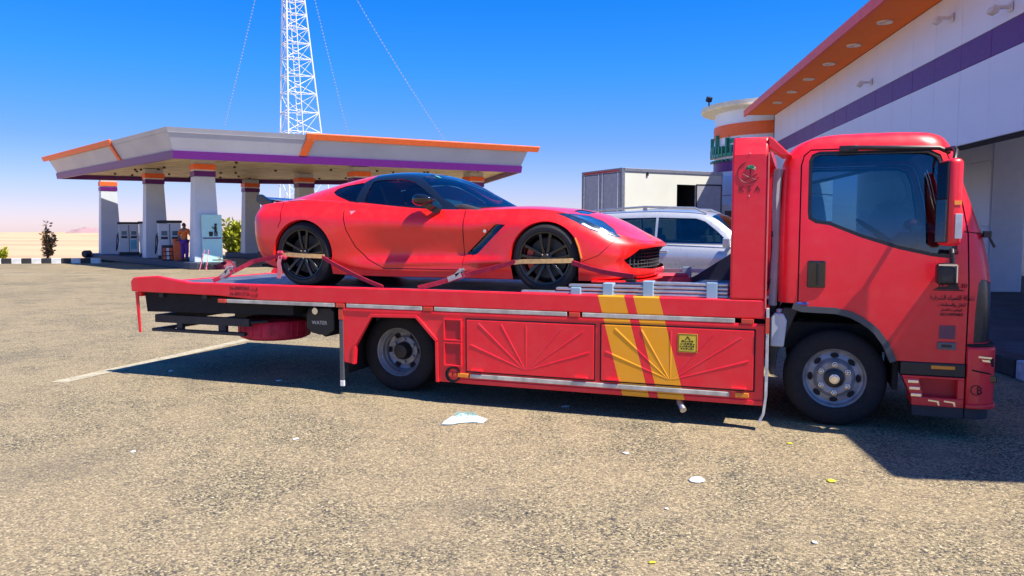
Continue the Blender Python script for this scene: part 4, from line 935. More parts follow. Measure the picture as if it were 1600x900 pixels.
# arch flare, mudguard
ap = arch[2:11]
for s in (-1, 1):
    q = MB(); th = .05
    for i in range(len(ap)-1):
        a, c = Vector(ap[i]), Vector(ap[i+1]); d0 = (c-a).normalized(); n0 = Vector((d0.y, -d0.x))
        dp = (Vector(ap[i])-Vector(ap[i-1])).normalized() if i else d0; dn = (Vector(ap[i+2])-c).normalized() if i < len(ap)-2 else d0
        na = (n0+Vector((dp.y, -dp.x))).normalized(); nc = (n0+Vector((dn.y, -dn.x))).normalized()
        q.prism([tuple(a+na*.0), tuple(c+nc*.0), tuple(c+nc*th), tuple(a+na*th)], s*1.045, s*.80)
    q.build('arch_flare', mat('dark_grey_flare', (.07, .075, .085), .55), tk, smooth=30)
    q = MB(); q.prism([(X-.10, .99), (X+.02, .99), (X-.14, .60), (X-.16, .42), (X-.20, .42), (X-.21, .7)], s*.98, s*.62); q.build('mudguard', M_steel, tk, smooth=0, bevel=.01)
    q = MB(); q.prism([(X-.12, .95), (X+.75, .95), (X+.75, .98), (X-.12, .98)], s*.9, s*.3); q.prism([(X+.74, .35), (X+.78, .35), (X+.78, .97), (X+.74, .97)], s*.95, s*.3); q.build('arch_liner', M_dark, tk, smooth=0)
T('washer_bottle', MB().prism([(X-.20, .66), (X-.20, .90), (X-.17, .94), (X-.10, .94), (X-.07, .88), (X-.09, .66)], -1.0, -.85).cyl((X-.13, -.93, .955), .03, .04, 'z', 14), mat('milky_plastic', (.55, .60, .66), .4), bevel=.012, smooth=30)
T('blue_latch', MB().bx(X+.0, X+.09, -1.045, -1.0, 1.022, 1.042), mat('blue_plastic', (.03, .10, .40), .4), smooth=0, bevel=.004)
# interior
def seat(yc):
    t_ = MB(); t_.box((X+.30, yc, 1.30), (.50, .50, .16)); t_.box((X+.06, yc, 1.62), (.14, .48, .62), Matrix.Rotation(R(-8), 3, 'Y')); t_.box((X+.03, yc, 2.0), (.10, .28, .16))
    return T('seat', t_, mat('grey_seat_cloth', (.10, .10, .12), .9), smooth=30, bevel=.04, seg=3)
seat(.52); seat(-.45)
T('dashboard', MB().prism([(X+.85, 1.15), (X+.82, 1.48), (X+.95, 1.62), (X+1.30, 1.58), (X+1.34, 1.1)], -.93, .93), mat('dash_plastic', (.03, .03, .035), .6), smooth=0, bevel=.03)
T('cab_floor', MB().bx(X-.10, X+1.2, -.94, .94, 1.02, 1.10), M_dark, smooth=0)
T('cab_rear_lining', MB().bx(X-.135, X-.115, -.92, .92, 1.05, 1.48), M_dark, smooth=0)
T('cab_headliner', MB().bx(X+.1, X+1.0, -.82, .82, 2.325, 2.335), mat('headliner', (.25, .25, .27), .9), smooth=0)
sw_ = MB(); c = Vector((X+.70, .48, 1.62)); ax = Matrix.Rotation(R(-55), 3, 'Y')
sw_.tube([c+ax @ Vector((0, math.cos(a_)*.20, math.sin(a_)*.20)) for a_ in [i*math.pi/14 for i in range(28)]], .016, 6, closed=True)
sw_.tube([c+ax @ Vector((0, -.2, 0)), c, c+ax @ Vector((0, .2, 0))], .014, 6); sw_.tube([c, c+Vector((.22, 0, -.25))], .03, 8); T('steering_wheel', sw_, M_black)
T('red_ball', MB().ball((X+.92, -.3, 1.68), .07, 7, .7), _M['pinkish_red_paint'])  # small red ball above the dashboard
T('dash_clutter', MB().box((X+.98, -.55, 1.64), (.2, .14, .06)).ball((X+1.05, -.2, 1.65), .05, 6).box((X+1.1, -.75, 1.62), (.12, .1, .1)), mat('clutter', (.3, .25, .25), .7, var=.6, nscale=20), smooth=0)
# handle, fuel mark, stickers
h = MB().bx(X+.075, X+.215, -1.052, -1.028, 1.165, 1.385).build('handle_recess', M_gloss, drn, smooth=0, bevel=.012, seg=3)
MB().bx(X+.145, X+.165, -1.07, -1.045, 1.19, 1.37).build('handle_bar', M_black, drn, smooth=0, bevel=.006)
yd = -1.0365
MB().bx(X+1.045, X+1.155, yd+.002, yd+.008, .79, .895).build('grey_decal', mat('grey_print', (.16, .05, .08), .5), drn, smooth=0)
pl_ = MB().bx(X+1.035, X+1.165, yd-.002, yd+.008, .705, .765).build('maker_badge', mat('badge_grey', (.13, .12, .13), .35), drn, smooth=0, bevel=.008)
MB().box((X+1.10, yd-.004, .735), (.07, .004, .022)).build('badge_print', M_black, pl_, smooth=0)
# ink logo and arabic lines on the door
M_ink = mat('door_ink', (.02, .008, .01), .5)
q = MB(); yk = yd-.001
q.prism([(X+.99, 1.165), (X+1.20, 1.165), (X+1.20, 1.172), (X+.99, 1.172)], yk, yk+.006)
q.prism([(X+1.0, 1.175), (X+1.03, 1.195), (X+1.09, 1.20), (X+1.10, 1.225), (X+1.15, 1.225), (X+1.165, 1.20), (X+1.17, 1.175)], yk, yk+.006)
q.tube([(X+1.03, yk, 1.20), (X+1.08, yk, 1.25), (X+1.13, yk, 1.25), (X+1.16, yk, 1.215)], .004, 4); q.tube([(X+1.05, yk, 1.20), (X+1.10, yk, 1.235), (X+1.15, yk, 1.20)], .003, 4)
for k in range(3): q.tube([(X+1.185+k*.014, yk, 1.19), (X+1.195+k*.014, yk, 1.205), (X+1.185+k*.014, yk, 1.22)], .0028, 4)
q.build('crane_logo', M_ink, drn, smooth=0)
PF = {'\u0634\u0631\u0643\u0629 \u0627\u0644\u0636\u064a\u0627\u0621 \u0627\u0644\u0634\u0631\u0642\u064a\u0629': 0}
def arab(word):
    """join arabic letters into their presentation forms, laid out right to left"""
    F = {'\u0627': (0xFE8D, 0), '\u0628': (0xFE8F, 1), '\u0629': (0xFE93, 0), '\u062a': (0xFE95, 1), '\u062d': (0xFEA1, 1), '\u062f': (0xFEA9, 0), '\u0631': (0xFEAD, 0), '\u0633': (0xFEB1, 1), '\u0634': (0xFEB5, 1), '\u0636': (0xFEBD, 1), '\u0642': (0xFED5, 1), '\u0643': (0xFED9, 1), '\u0644': (0xFEDD, 1), '\u0645': (0xFEE1, 1), '\u0646': (0xFEE5, 1), '\u064a': (0xFEF1, 1), '\u0648': (0xFEED, 0), '\u0621': (0xFE80, -1), '\u0637': (0xFEC1, 1), '\u0639': (0xFEC9, 1)}
    out = []
    for i, ch in enumerate(word):
        if ch not in F: out.append(ch); continue
        base, dual = F[ch]; pv = i > 0 and F.get(word[i-1], (0, 0))[1] == 1 and dual >= 0; nx = dual == 1 and i < len(word)-1 and F.get(word[i+1], (0, -1))[1] >= 0
        k = (3 if nx else 1) if pv else (2 if nx else 0)
        if dual == 0: k = 1 if pv else 0
        out.append(chr(base+(k if dual >= 0 else 0)))
    return ''.join(out[::-1])
def door_text(s, size, z, sx=1): text_mesh(s, size, 'door_lettering', M_ink, drn, facing_minus_y((X+1.125, yk+.002, z), sx=sx), .002)
door_text(arab('\u0634\u0631\u0643\u0629 \u0627\u0644\u0636\u064a\u0627\u0621 \u0627\u0644\u0634\u0631\u0642\u064a\u0629'), .052, 1.095, .72)
door_text(arab('\u0644\u0644\u0646\u0642\u0644 \u0648\u0627\u0644\u0633\u0637\u062d\u0627\u062a'), .036, 1.045, .8)
door_text(arab('\u0627\u0644\u0631\u064a\u0627\u0636 \u062c\u062f\u0629 \u0627\u0644\u062f\u0645\u0627\u0645').replace('\u062c', ''), .028, 1.008, .8); door_text('0531099683', .032, .970, 1)
# roof rod, visor
T('drip_rod', MB().tube([(X+.30, -1.005, 2.275), (X+.42, -1.02, 2.285), (X+1.0, -1.0, 2.265), (X+1.08, -.97, 2.23)], .018, 10).box((X+.36, -1.015, 2.282), (.14, .03, .045)), M_black, bevel=.004)
T('mirror_bracket', MB().tube([(X+1.04, -.96, 2.25), (X+1.09, -1.08, 2.25), (X+1.09, -1.17, 2.22), (X+1.07, -1.24, 2.14)], .019, 10), M_black)
T('mirror_bracket', MB().tube([(X+1.14, -1.02, 1.46), (X+1.08, -1.2, 1.48), (X+1.08, -1.22, 1.46), (X+1.085, -1.22, 1.38)], .018, 10), M_black)
Rm = Matrix.Rotation(R(13), 3, 'Z')
mr = T('wing_mirror', MB().box((X+1.045, -1.27, 1.835), (.105, .22, .64), Rm), M_truck, bevel=.04, smooth=30, seg=4)
MB().box(Vector((X+1.045, -1.27, 1.835))+Rm @ Vector((-.054, 0, 0)), (.008, .19, .59), Rm).build('mirror_rim', M_black, mr, smooth=0)
MB().box(Vector((X+1.045, -1.27, 1.70))+Rm @ Vector((-.059, 0, 0)), (.006, .165, .31), Rm).build('mirror_glass', mat('mirror_silver', (.85, .87, .88), .03, 1, var=0), mr, smooth=0)
MB().box(Vector((X+1.045, -1.27, 1.99))+Rm @ Vector((-.059, 0, 0)), (.006, .165, .24), Rm).build('mirror_glass', mat('mirror_dark', (.25, .27, .33), .05, 1, var=0), mr, smooth=0)
MB().box(Vector((X+1.045, -1.27, 1.66))+Rm @ Vector((.02, -.112, 0)), (.05, .006, .18), Rm).build('mirror_reflector', M_alu, mr, smooth=0, bevel=.002)
MB().box(Vector((X+1.045, -1.27, 1.83))+Rm @ Vector((.01, -.112, 0)), (.05, .006, .03), Rm).build('mirror_sticker', M_amber, mr, smooth=0)
kr = T('kerb_mirror', MB().box((X+1.04, -1.25, 1.305), (.13, .14, .16)), M_black, bevel=.03, smooth=30, seg=3)
MB().box((X+1.04, -1.325, 1.375), (.12, .01, .012)).box((X+1.103, -1.322, 1.31), (.008, .01, .13)).build('chrome_edge', M_chrome, kr, smooth=0)
T('wiper', MB().tube([(X+1.36, -.85, 1.62), (X+1.39, -.86, 1.585), (X+1.37, -.6, 1.60)], .014, 6).tube([(X+1.37, -.9, 1.60), (X+1.42, -.9, 1.50)], .01, 6).box((X+1.37, -.88, 1.60), (.05, .06, .05)), M_black)
# step, bumper
T('door_sill', MB().bx(X+.785, X+1.236, -1.03, -.6, .492, .598), M_black, smooth=0, bevel=.008)
T('side_marker', MB().bx(X+1.0, X+1.165, -1.036, -1.03, .55, .578), M_amber, smooth=0, bevel=.003)
def ringbox(outer, inner):
    pass
sp_ = MB(); so = [(.80, .488), (1.236, .488), (1.236, .252), (.875, .252)]; ym = -1.02
sp_.prism(wp([(.80, .488), (1.236, .488), (1.236, .468), (.805, .468)]), ym, -.7); sp_.prism(wp([(.872, .32), (1.236, .32), (1.236, .252), (.875, .252)]), ym, -.7)
sp_.prism(wp([(.805, .469), (.92, .469), (.955, .319), (.872, .319)]), ym, -.7); sp_.prism(wp([(1.19, .469), (1.236, .469), (1.236, .319), (1.19, .319)]), ym, -.7)
stp = T('cab_step', sp_, M_truck, smooth=0, bevel=.005)
MB().prism(wp([(.92, .469), (1.19, .469), (1.19, .32), (.955, .32)]), -.93, -.91).build('step_back', mat('deep_red', (0,)*3), stp, smooth=0)
for k in range(3): MB().box((X+.880+.012*k, ym-.004, .440-.053*k), (.075, .008, .026)).build('chrome_inset', M_chrome, stp, smooth=0, bevel=.003)
for x in (1.02, 1.13): MB().prism(wp([(x-.03, .305), (x+.045, .297), (x+.05, .262), (x+.04, .262), (x+.03, .287), (x-.03, .292)]), ym-.006, ym+.002).build('chrome_mark', M_chrome, stp, smooth=0)
def bump_out(g=0, cx=0): 
    w = 1.03+g; xf_ = 1.46+g; pts = [(1.245, w), (1.33, w)]
    for a_ in range(80, -1, -20): pts.append((xf_-.15+.15*math.cos(R(a_)), w-.15+.15*math.sin(R(a_))))
    pts += [(xf_+.03, .4)]; pts = pts+[(p[0], -p[1]) for p in pts[::-1]]+[(1.245, -w+.1), (1.245, w-.1)]
    seen = []; 
    for p in pts: 
        if p not in seen: seen.append(p)
    return [(p[0]+X, p[1]) for p in seen]
bp = T('bumper', MB().prism(bump_out(), .275, .735, 'z'), M_truck, bevel=.02, smooth=35, seg=3)
MB().prism(bump_out(.012), .255, .29, 'z').build('bumper_lip', M_truck, bp, bevel=.008, smooth=35)
MB().prism(bump_out(-.03), .165, .256, 'z').build('lower_valance', M_steel, bp, smooth=35)
MB().prism(bump_out(-.012), .735, .757, 'z').build('bumper_gap', M_dark, bp, smooth=35)
T('step_valance', MB().bx(X+.88, X+1.238, -1.0, -.7, .168, .25), M_steel, smooth=0)
yb = -1.034
for P, nm, mm in (([(1.32, .668), (1.41, .662), (1.41, .648), (1.32, .655)], 'chrome_mark', M_chrome), ([(1.34, .642), (1.40, .64), (1.40, .622), (1.35, .627)], 'chrome_mark', M_chrome), ([(1.395, .645), (1.42, .66), (1.425, .59), (1.41, .59)], 'black_slash', M_dark), ([(1.28, .562), (1.40, .540), (1.42, .525), (1.28, .550)], 'black_slash', M_dark)):
    MB().prism(wp(P), yb, yb+.01).build(nm, mm, bp, smooth=0)
MB().bx(X+1.40, X+1.458, -.985, -.9, .46, .515).build('dark_notch', M_gloss, bp, smooth=0, bevel=.006)  # black block stands for the dark notch in the bumper corner
em2 = MB(); em2.tube([(X+1.315+.038*math.cos(R(a_)), yb+.001, .402+.038*math.sin(R(a_))) for a_ in range(60, 330, 20)], .003, 4); em2.build('ring_mark', M_dark, bp)
text_mesh('B', .085, 'bumper_letter', M_dark, bp, facing_minus_y((X+1.335, yb+.0025, .373), sx=.85), .002)

# ---- wheels
def tyre(b, r, w, ri, y0, sgn=1):
    P = [(ri, 0), (ri+.02, -.005*sgn), (ri+.06, -.012*sgn), (r-.045, -.006*sgn), (r-.015, .012*sgn), (r-.003, .03*sgn)]
    for k in range(1, 5): u = .03+(w-.06)*k/5; P += [(r, (u-.006)*sgn), (r-.012, (u-.004)*sgn), (r-.012, (u+.004)*sgn), (r, (u+.006)*sgn)]
    P += [(r-.003, (w-.03)*sgn), (r-.015, (w-.012)*sgn), (r-.045, w*sgn), (ri, w*sgn)]
    return [(p[0], p[1]+y0) for p in P]
def truck_wheel(x, yo, s, front):
    """wheel whose outer wall sits at y = s*yo"""
    in_ = -s
    tb = MB(); tb.lathe(tyre(tb, .405, .215, .245, 0, 1 if in_ > 0 else -1), (0, 0, 0), 'y', 64)
    if not front: tb.lathe(tyre(tb, .405, .215, .245, in_*.255, 1 if in_ > 0 else -1), (0, 0, 0), 'y', 48)
    w = T('wheel' , tb, M_rubber, smooth=30); w.location = (x, s*yo, .405)
    I = in_
    if front: prof = [(.248, -.004*I), (.252, .006*I), (.240, .012*I), (.228, .03*I), (.222, .05*I), (.205, .058*I), (.165, .048*I), (.150, .02*I), (.132, .006*I), (.095, .004*I), (.078, .012*I), (.070, .014*I)]
    else: prof = [(.248, -.004*I), (.252, .006*I), (.240, .012*I), (.230, .03*I), (.212, .05*I), (.205, .09*I), (.196, .10*I), (.19, .14*I), (.150, .155*I), (.140, .13*I), (.105, .125*I), (.09, .125*I)]
    rm = MB().lathe(prof, (0, 0, 0), 'y', 64).build('rim', M_rim, w, smooth=32)
    hb = MB()
    if front:
        hb.lathe([(.080, .016*I), (.076, -.010*I), (.055, -.02*I), (.001, -.02*I)], (0, 0, 0), 'y', 32).build('hub', M_black, w)
        MB().cyl((0, -.032*I, 0), .042, .03, 'y', 24).cyl((0, -.052*I, 0), .032, .02, 'y', 24).build('hub_cap', M_chrome, w, bevel=.004)
        for k in range(6):
            a_ = R(30+60*k); MB().cyl((math.cos(a_)*.118, -.008*I, math.sin(a_)*.118), .022, .034, 'y', 6, r2=.022).ball((math.cos(a_)*.118, -.026*I, math.sin(a_)*.118), .017, 6).build('wheel_nut', M_chrome, w, smooth=30)
        for k in range(8):
            a_ = R(90+45*k); q = MB(); c = Vector((math.cos(a_)*.186, .051*I-.006*I, math.sin(a_)*.186)); tg = Vector((-math.sin(a_), 0, math.cos(a_))); rd = Vector((math.cos(a_), 0, math.sin(a_)))
            P = [c+tg*math.cos(u)*.034+rd*math.sin(u)*.020 for u in [j*math.pi/8 for j in range(16)]]
            q.add(P+[p+Vector((0, I*.01, 0)) for p in P], [tuple(range(16))]+[(j, (j+1) % 16, 16+(j+1) % 16, 16+j) for j in range(16)]); q.build('vent_hole', M_dark, w, smooth=0)
    else:
        hb.lathe([(.092, .13*I), (.085, .06*I), (.068, .035*I), (.001, .03*I)], (0, 0, 0), 'y', 32).build('hub', M_black, w)
        for k in range(6):
            a_ = R(30+60*k); MB().cyl((math.cos(a_)*.118, .115*I, math.sin(a_)*.118), .02, .03, 'y', 6).build('wheel_nut', M_rim, w, smooth=30)
        for k in range(6):
            a_ = R(60*k); MB().cyl((math.cos(a_)*.172, .140*I, math.sin(a_)*.172), .030, .012, 'y', 16).build('vent_hole', M_dark, w, smooth=0)
    return w
for s in (-1, 1):
    truck_wheel(X+.31, .90, s, True); truck_wheel(X-3.76, .93, s, False)
T('arch_flap', MB().bx(X-4.24, X-4.21, -1.15, -.6, .2, .75), M_rubber, smooth=0)
T('underdeck_dark_fill', MB().prism([(X-6.81, .73), (X-6.84, .95), (X-4.86, .90), (X-4.86, .76)], -1.15, 1.1), M_dark, smooth=0)  # black box added so the space under the deck reads dark
# ------------------------------------------------------------------ red sports car on the deck
CR = Vector((-2.25, 7.86, 1.042))
sc = thing('sports_car', 'low red two-door sports coupe with black roof and black wheels, strapped on the flatbed', 'car', CR)
c = []
c.append([(.87, 0, .12), (.93, 0, .17), (.91, 0, .25), (.925, 0, .37), (.962, 0, .443), (.93, 0, .478), (.90, 0, .495), (.88, 0, .505), (.87, 0, .51)])
c.append([(.86, .36, .12), (.92, .37, .17), (.90, .37, .25), (.912, .38, .37), (.938, .37, .445), (.89, .36, .488), (.84, .25, .52), (.82, .12, .535), (.82, 0, .54)])
c.append([(.79, .66, .12), (.845, .69, .17), (.82, .68, .26), (.838, .68, .37), (.845, .67, .45), (.785, .645, .515), (.73, .44, .56), (.72, .2, .585), (.72, 0, .59)])
c.append([(.62, .83, .12), (.67, .855, .18), (.665, .85, .27), (.67, .855, .37), (.64, .84, .47), (.58, .785, .59), (.56, .54, .635), (.56, .25, .67), (.56, 0, .68)])
c.append([(.44, .895, .12), (.46, .91, .18), (.46, .915, .28), (.45, .915, .42), (.43, .90, .54), (.38, .825, .685), (.38, .60, .70), (.38, .3, .74), (.38, 0, .755)])
c.append([(.18, .90, .12), (.18, .925, .20), (.18, .93, .33), (.17, .93, .48), (.16, .92, .63), (.14, .84, .765), (.14, .64, .755), (.14, .3, .795), (.14, 0, .81)])
c.append([(-.1, .90, .12), (-.1, .93, .20), (-.1, .935, .33), (-.1, .935, .5), (-.1, .92, .66), (-.1, .83, .795), (-.1, .65, .775), (-.1, .33, .82), (-.1, 0, .835)])
c.append([(-.42, .89, .12), (-.42, .92, .20), (-.42, .925, .33), (-.42, .915, .5), (-.42, .90, .66), (-.44, .82, .80), (-.44, .68, .785), (-.44, .34, .835), (-.44, 0, .855)])
c.append([(-.80, .88, .12), (-.80, .905, .19), (-.80, .885, .31), (-.80, .885, .5), (-.80, .885, .66), (-.80, .82, .79), (-.80, .72, .80), (-.80, .4, .83), (-.80, 0, .84)])
c.append([(-1.35, .88, .12), (-1.35, .895, .19), (-1.35, .872, .31), (-1.35, .885, .50), (-1.35, .893, .68), (-1.35, .835, .81), (-1.35, .74, .815), (-1.35, .4, .82), (-1.35, 0, .82)])
c.append([(-1.85, .885, .12), (-1.85, .905, .19), (-1.85, .888, .32), (-1.85, .905, .52), (-1.85, .915, .70), (-1.85, .845, .85), (-1.85, .755, .865), (-1.85, .4, .87), (-1.85, 0, .87)])
c.append([(-2.25, .90, .13), (-2.25, .93, .22), (-2.25, .938, .36), (-2.25, .95, .55), (-2.25, .94, .73), (-2.26, .86, .89), (-2.26, .74, .905), (-2.26, .4, .92), (-2.26, 0, .92)])
c.append([(-2.7, .90, .15), (-2.7, .945, .24), (-2.7, .955, .38), (-2.7, .96, .56), (-2.7, .945, .76), (-2.71, .85, .915), (-2.71, .7, .935), (-2.71, .4, .95), (-2.71, 0, .955)])
c.append([(-3.08, .89, .19), (-3.09, .93, .28), (-3.1, .94, .42), (-3.1, .94, .58), (-3.1, .92, .76), (-3.08, .83, .895), (-3.05, .66, .93), (-3.05, .4, .94), (-3.05, 0, .945)])
c.append([(-3.27, .84, .24), (-3.31, .875, .34), (-3.34, .89, .46), (-3.36, .885, .60), (-3.36, .865, .76), (-3.32, .79, .875), (-3.25, .6, .915), (-3.25, .3, .93), (-3.25, 0, .935)])
c.append([(-3.37, .62, .24), (-3.42, .64, .34), (-3.46, .65, .46), (-3.49, .65, .60), (-3.50, .64, .76), (-3.47, .60, .88), (-3.42, .45, .915), (-3.40, .2, .925), (-3.40, 0, .93)])
c.append([(-3.40, 0, .24), (-3.46, 0, .34), (-3.49, 0, .46), (-3.53, 0, .60), (-3.54, 0, .76), (-3.52, 0, .885), (-3.50, 0, .91), (-3.49, 0, .92), (-3.48, 0, .925)])
for i_, q_ in enumerate(c):           # tighten the shoulder so the bonnet edge reads as a crease towards the nose
    e_, f_, g_ = Vector(q_[4]), Vector(q_[5]), Vector(q_[6]); k_ = .10 if i_ in (2, 3, 4) else .16 if i_ < 7 else .30
    q_[5:6] = [tuple(f_.lerp(e_, k_)), tuple(f_), tuple(f_.lerp(g_, k_))]
bm = bmesh.new(); net(bm, c, 7, 5); bmesh.ops.remove_doubles(bm, verts=bm.verts, dist=1e-4)
# character lines: press a shallow hollow into door and front wing, raise the haunch crease
def sm(a, b, x): x = max(0, min(1, (x-a)/(b-a))); return x*x*(3-2*x)
for v in bm.verts:
    x, y, z = v.co; s = 1 if y > 0 else -1
    if abs(y) > .75 and -2.2 < x < -.1:
        k = sm(-2.2, -1.7, x)*(1-sm(-.75, -.35, x)); u = (z-.42)/.13; v.co.y -= s*.010*k*math.exp(-u*u)
        e = (z-(.275+.02*(x+1.3)))/.03; v.co.y += s*.020*sm(-2.0, -1.6, x)*(1-sm(-.5, -.35, x))*math.exp(-e*e)
    if abs(y) > .6 and -1.0 < x < -.2:     # hollow behind the front wing outlet
        cx = -.40-(.65-z)*1.2; d = cx-x; 
        if .25 < z < .72 and 0 < d+.06 < .36: v.co.y -= s*.026*sm(-.02, .05, d+.0)*(1-sm(.05, .30, d))*sm(.25, .36, z)*(1-sm(.62, .74, z))
bmesh.ops.recalc_face_normals(bm, faces=bm.faces); fl = bm.faces.layers.int.new('part')
RF, RRr = .352, .372
zf_, zr_ = .325, .335
for s in (-1, 1):
    F = lambda f, s=s: f.calc_center_median().y*s > .5
    Fs = lambda f, s=s: f.calc_center_median().y*s > .6 and f.calc_center_median().z < .86
    for cx, cz, r in ((0, zf_, RF), (-2.71, zr_, RRr)):
        P = circle(cx, cz, r, 44); dead = cut(bm, P, (0, 2), Fs)
        P2 = [(cx-r*.96, cz-.03), (cx+r*.96, cz-.03), (cx+r*.90, -.1), (cx-r*.90, -.1)]; dead += [f for f in cut(bm, P2, (0, 2), Fs)]
        bmesh.ops.delete(bm, geom=list({f for f in dead if f.is_valid}), context='FACES')
    ids = 10 if s < 0 else 20
    for f in cut(bm, [(-.86, .76), (-.86, .20), (-1.75, .205), (-1.93, .30), (-2.07, .42), (-2.17, .60), (-2.20, .74), (-2.18, .93), (-.86, .93)], (0, 2), lambda f, s=s: f.calc_center_median().y*s > .78): f[fl] = ids
    for f in cut(bm, [(-.41, .645), (-.50, .652), (-.53, .640), (-.83, .365), (-.81, .352), (-.735, .352), (-.70, .368)], (0, 2), F): f[fl] = ids+1
    for f in cut(bm, [(.09, .752), (.17, .755), (.32, .735), (.46, .685), (.60, .605), (.705, .52), (.66, .527), (.54, .56), (.43, .595), (.30, .665), (.18, .72)], (0, 2), lambda f, s=s: f.calc_center_median().y*s > .45): f[fl] = ids+2
    for f in cut(bm, [(.34, .652), (.42, .610), (.54, .573), (.66, .536), (.64, .545), (.54, .584), (.44, .620), (.36, .662)], (0, 2), lambda f, s=s: f.calc_center_median().y*s > .45): f[fl] = ids+3
    seam(bm, [(-.86, .79), (-.862, .50), (-.86, .20), (-1.75, .203), (-1.93, .29), (-2.07, .42), (-2.17, .60), (-2.20, .72), (-2.21, .80)], .009, (0, 2), F, ids+4, fl)
    seam(bm, [(-3.02, .93), (-3.0, .80), (-2.98, .70), (-3.02, .62)], .008, (0, 2), F, ids+7, fl)
    seam(bm, [(-2.95, .905), (-2.6, .925), (-2.3, .91), (-2.1, .885)], .008, (0, 2), lambda f, s=s: f.calc_center_median().y*s > .78, ids+8, fl)
    seam(bm, [(.37, .30), (.52, .36), (.66, .50)], .006, (0, 2), F, ids+9, fl)
    for f in cut(bm, [(-2.15, .80), (-2.07, .805), (-2.12, .755)], (0, 2), F): f[fl] = ids+5
    for f in cut(bm, [(-3.5, .80), (-3.5, .70), (-3.37, .70), (-3.37, .80)], (0, 2), F): f[fl] = ids+6
Fg = lambda f: f.calc_center_median().x > .55
for f in cut(bm, [(-.80, .315), (-.66, .415), (-.3, .432), (.3, .432), (.66, .415), (.80, .315), (.72, .235), (.3, .215), (-.3, .215), (-.72, .235)], (1, 2), Fg): f[fl] = 1
for f in cut(bm, [(.20, .30), (.20, .46), (.08, .52), (-.08, .52), (-.08, .30), (.08, .25)], (0, 1), lambda f: f.normal.z > .5): f[fl] = 0
# bonnet vents
for s in (-1, 1):
    for f in cut(bm, [(.30, s*.10), (.30, s*.42), (.22, s*.46), (.14, s*.40), (.14, s*.12)], (0, 1), lambda f: f.normal.z > .5 and f.calc_center_median().z > .6): f[fl] = 2
    seam(bm, [(-.5, s*.74), (-.1, s*.70), (.3, s*.62), (.6, s*.50), (.78, s*.38)], .008, (0, 1), lambda f: f.normal.z > .4 and f.calc_center_median().z > .5, 3 if s > 0 else 4, fl)
M_hl = mat('headlight_lens', (.02, .055, .13), .10, coat=.6, var=.5, nscale=10); M_led = mat('white_light_guide', (.80, .82, .84), .25, coat=1)
spec = {0: ('body', M_car, None, 0), 1: ('grille', M_dark, 0, .06), 2: ('bonnet_vent', M_gloss, 0, .006), 3: ('panel_gap', mat('dark_red_gap', (.07, .003, .006), .6), 0, .004), 4: ('panel_gap', mat('dark_red_gap', (0,)*3), 0, .004)}
for i in (10, 20):
    spec.update({i: ('door', M_car, None, 0), i+1: ('wing_outlet', M_gloss, 0, .02), i+2: ('headlight', M_hl, 0, .002), i+3: ('light_guide', M_led, i+2, .0), i+4: ('panel_gap', mat('dark_red_gap', (0,)*3), 0, .005), i+5: ('painted_glint', mat('pale_reflection', (.75, .25, .30), .15, coat=1), i, .004), i+6: ('tail_lamp', M_redlens, 0, .003)})  # the pale triangle on each door is a painted reflection
for i in (10, 20):
    for k in (7, 8, 9): spec[i+k] = ('panel_gap', mat('dark_red_gap', (0,)*3), 0, .005)
bm.faces.ensure_lookup_table(); cp = split(bm, fl, spec, sc); bm.free(); body = cp[0]
def A(name, b, m, parent=sc, **k): return b.build(name, m, parent, **k)
# arch lips and liners
for s in (-1, 1):
    for cx, cz, r, yy in ((0, zf_, RF, .93), (-2.71, zr_, RRr, .955)):
        q = MB(); V = []; n = 40
        for i in range(n+1):
            a_ = R(-12+204*i/n)
            for rr, y in ((r+.001, yy-.002 if abs(math.sin(a_)) < 2 else yy), (r-.006, yy-.02), (r-.008, yy-.05)):
                zz = cz+rr*math.sin(a_); k = sm(.60, .72, zz)*.012; V.append((cx+rr*math.cos(a_), s*(y-.006-k), zz))
        q.add(V, [(i*3+j, i*3+3+j, i*3+4+j, i*3+1+j) for i in range(n) for j in range(2)]); A('arch_lip', q, M_car, body, smooth=60)
        q = MB(); V = []
        for i in range(n+1):
            a_ = R(-20+220*i/n)
            for y in (yy-.052, .55): V.append((cx+(r-.007)*math.cos(a_), s*y, cz+(r-.007)*math.sin(a_)))
        V += [(cx+r*math.cos(2*math.pi*i/24), s*.56, cz+r*math.sin(2*math.pi*i/24)) for i in range(24)]
        q.add(V, [(i*2, i*2+2, i*2+3, i*2+1) for i in range(n)]+[tuple(range((n+1)*2, (n+1)*2+24))]); A('arch_liner', q, M_dark, smooth=60)
A('underbody', MB().prism([(.84, .11), (.84, .13), (.5, .16), (-.5, .14), (-2.2, .14), (-3.35, .22), (-3.35, .19), (-2.2, .11)], -.80, .80), M_dark, smooth=0)
A('underbody', MB().bx(-2.28, -.42, -.84, .84, .115, .2), M_dark, smooth=0)
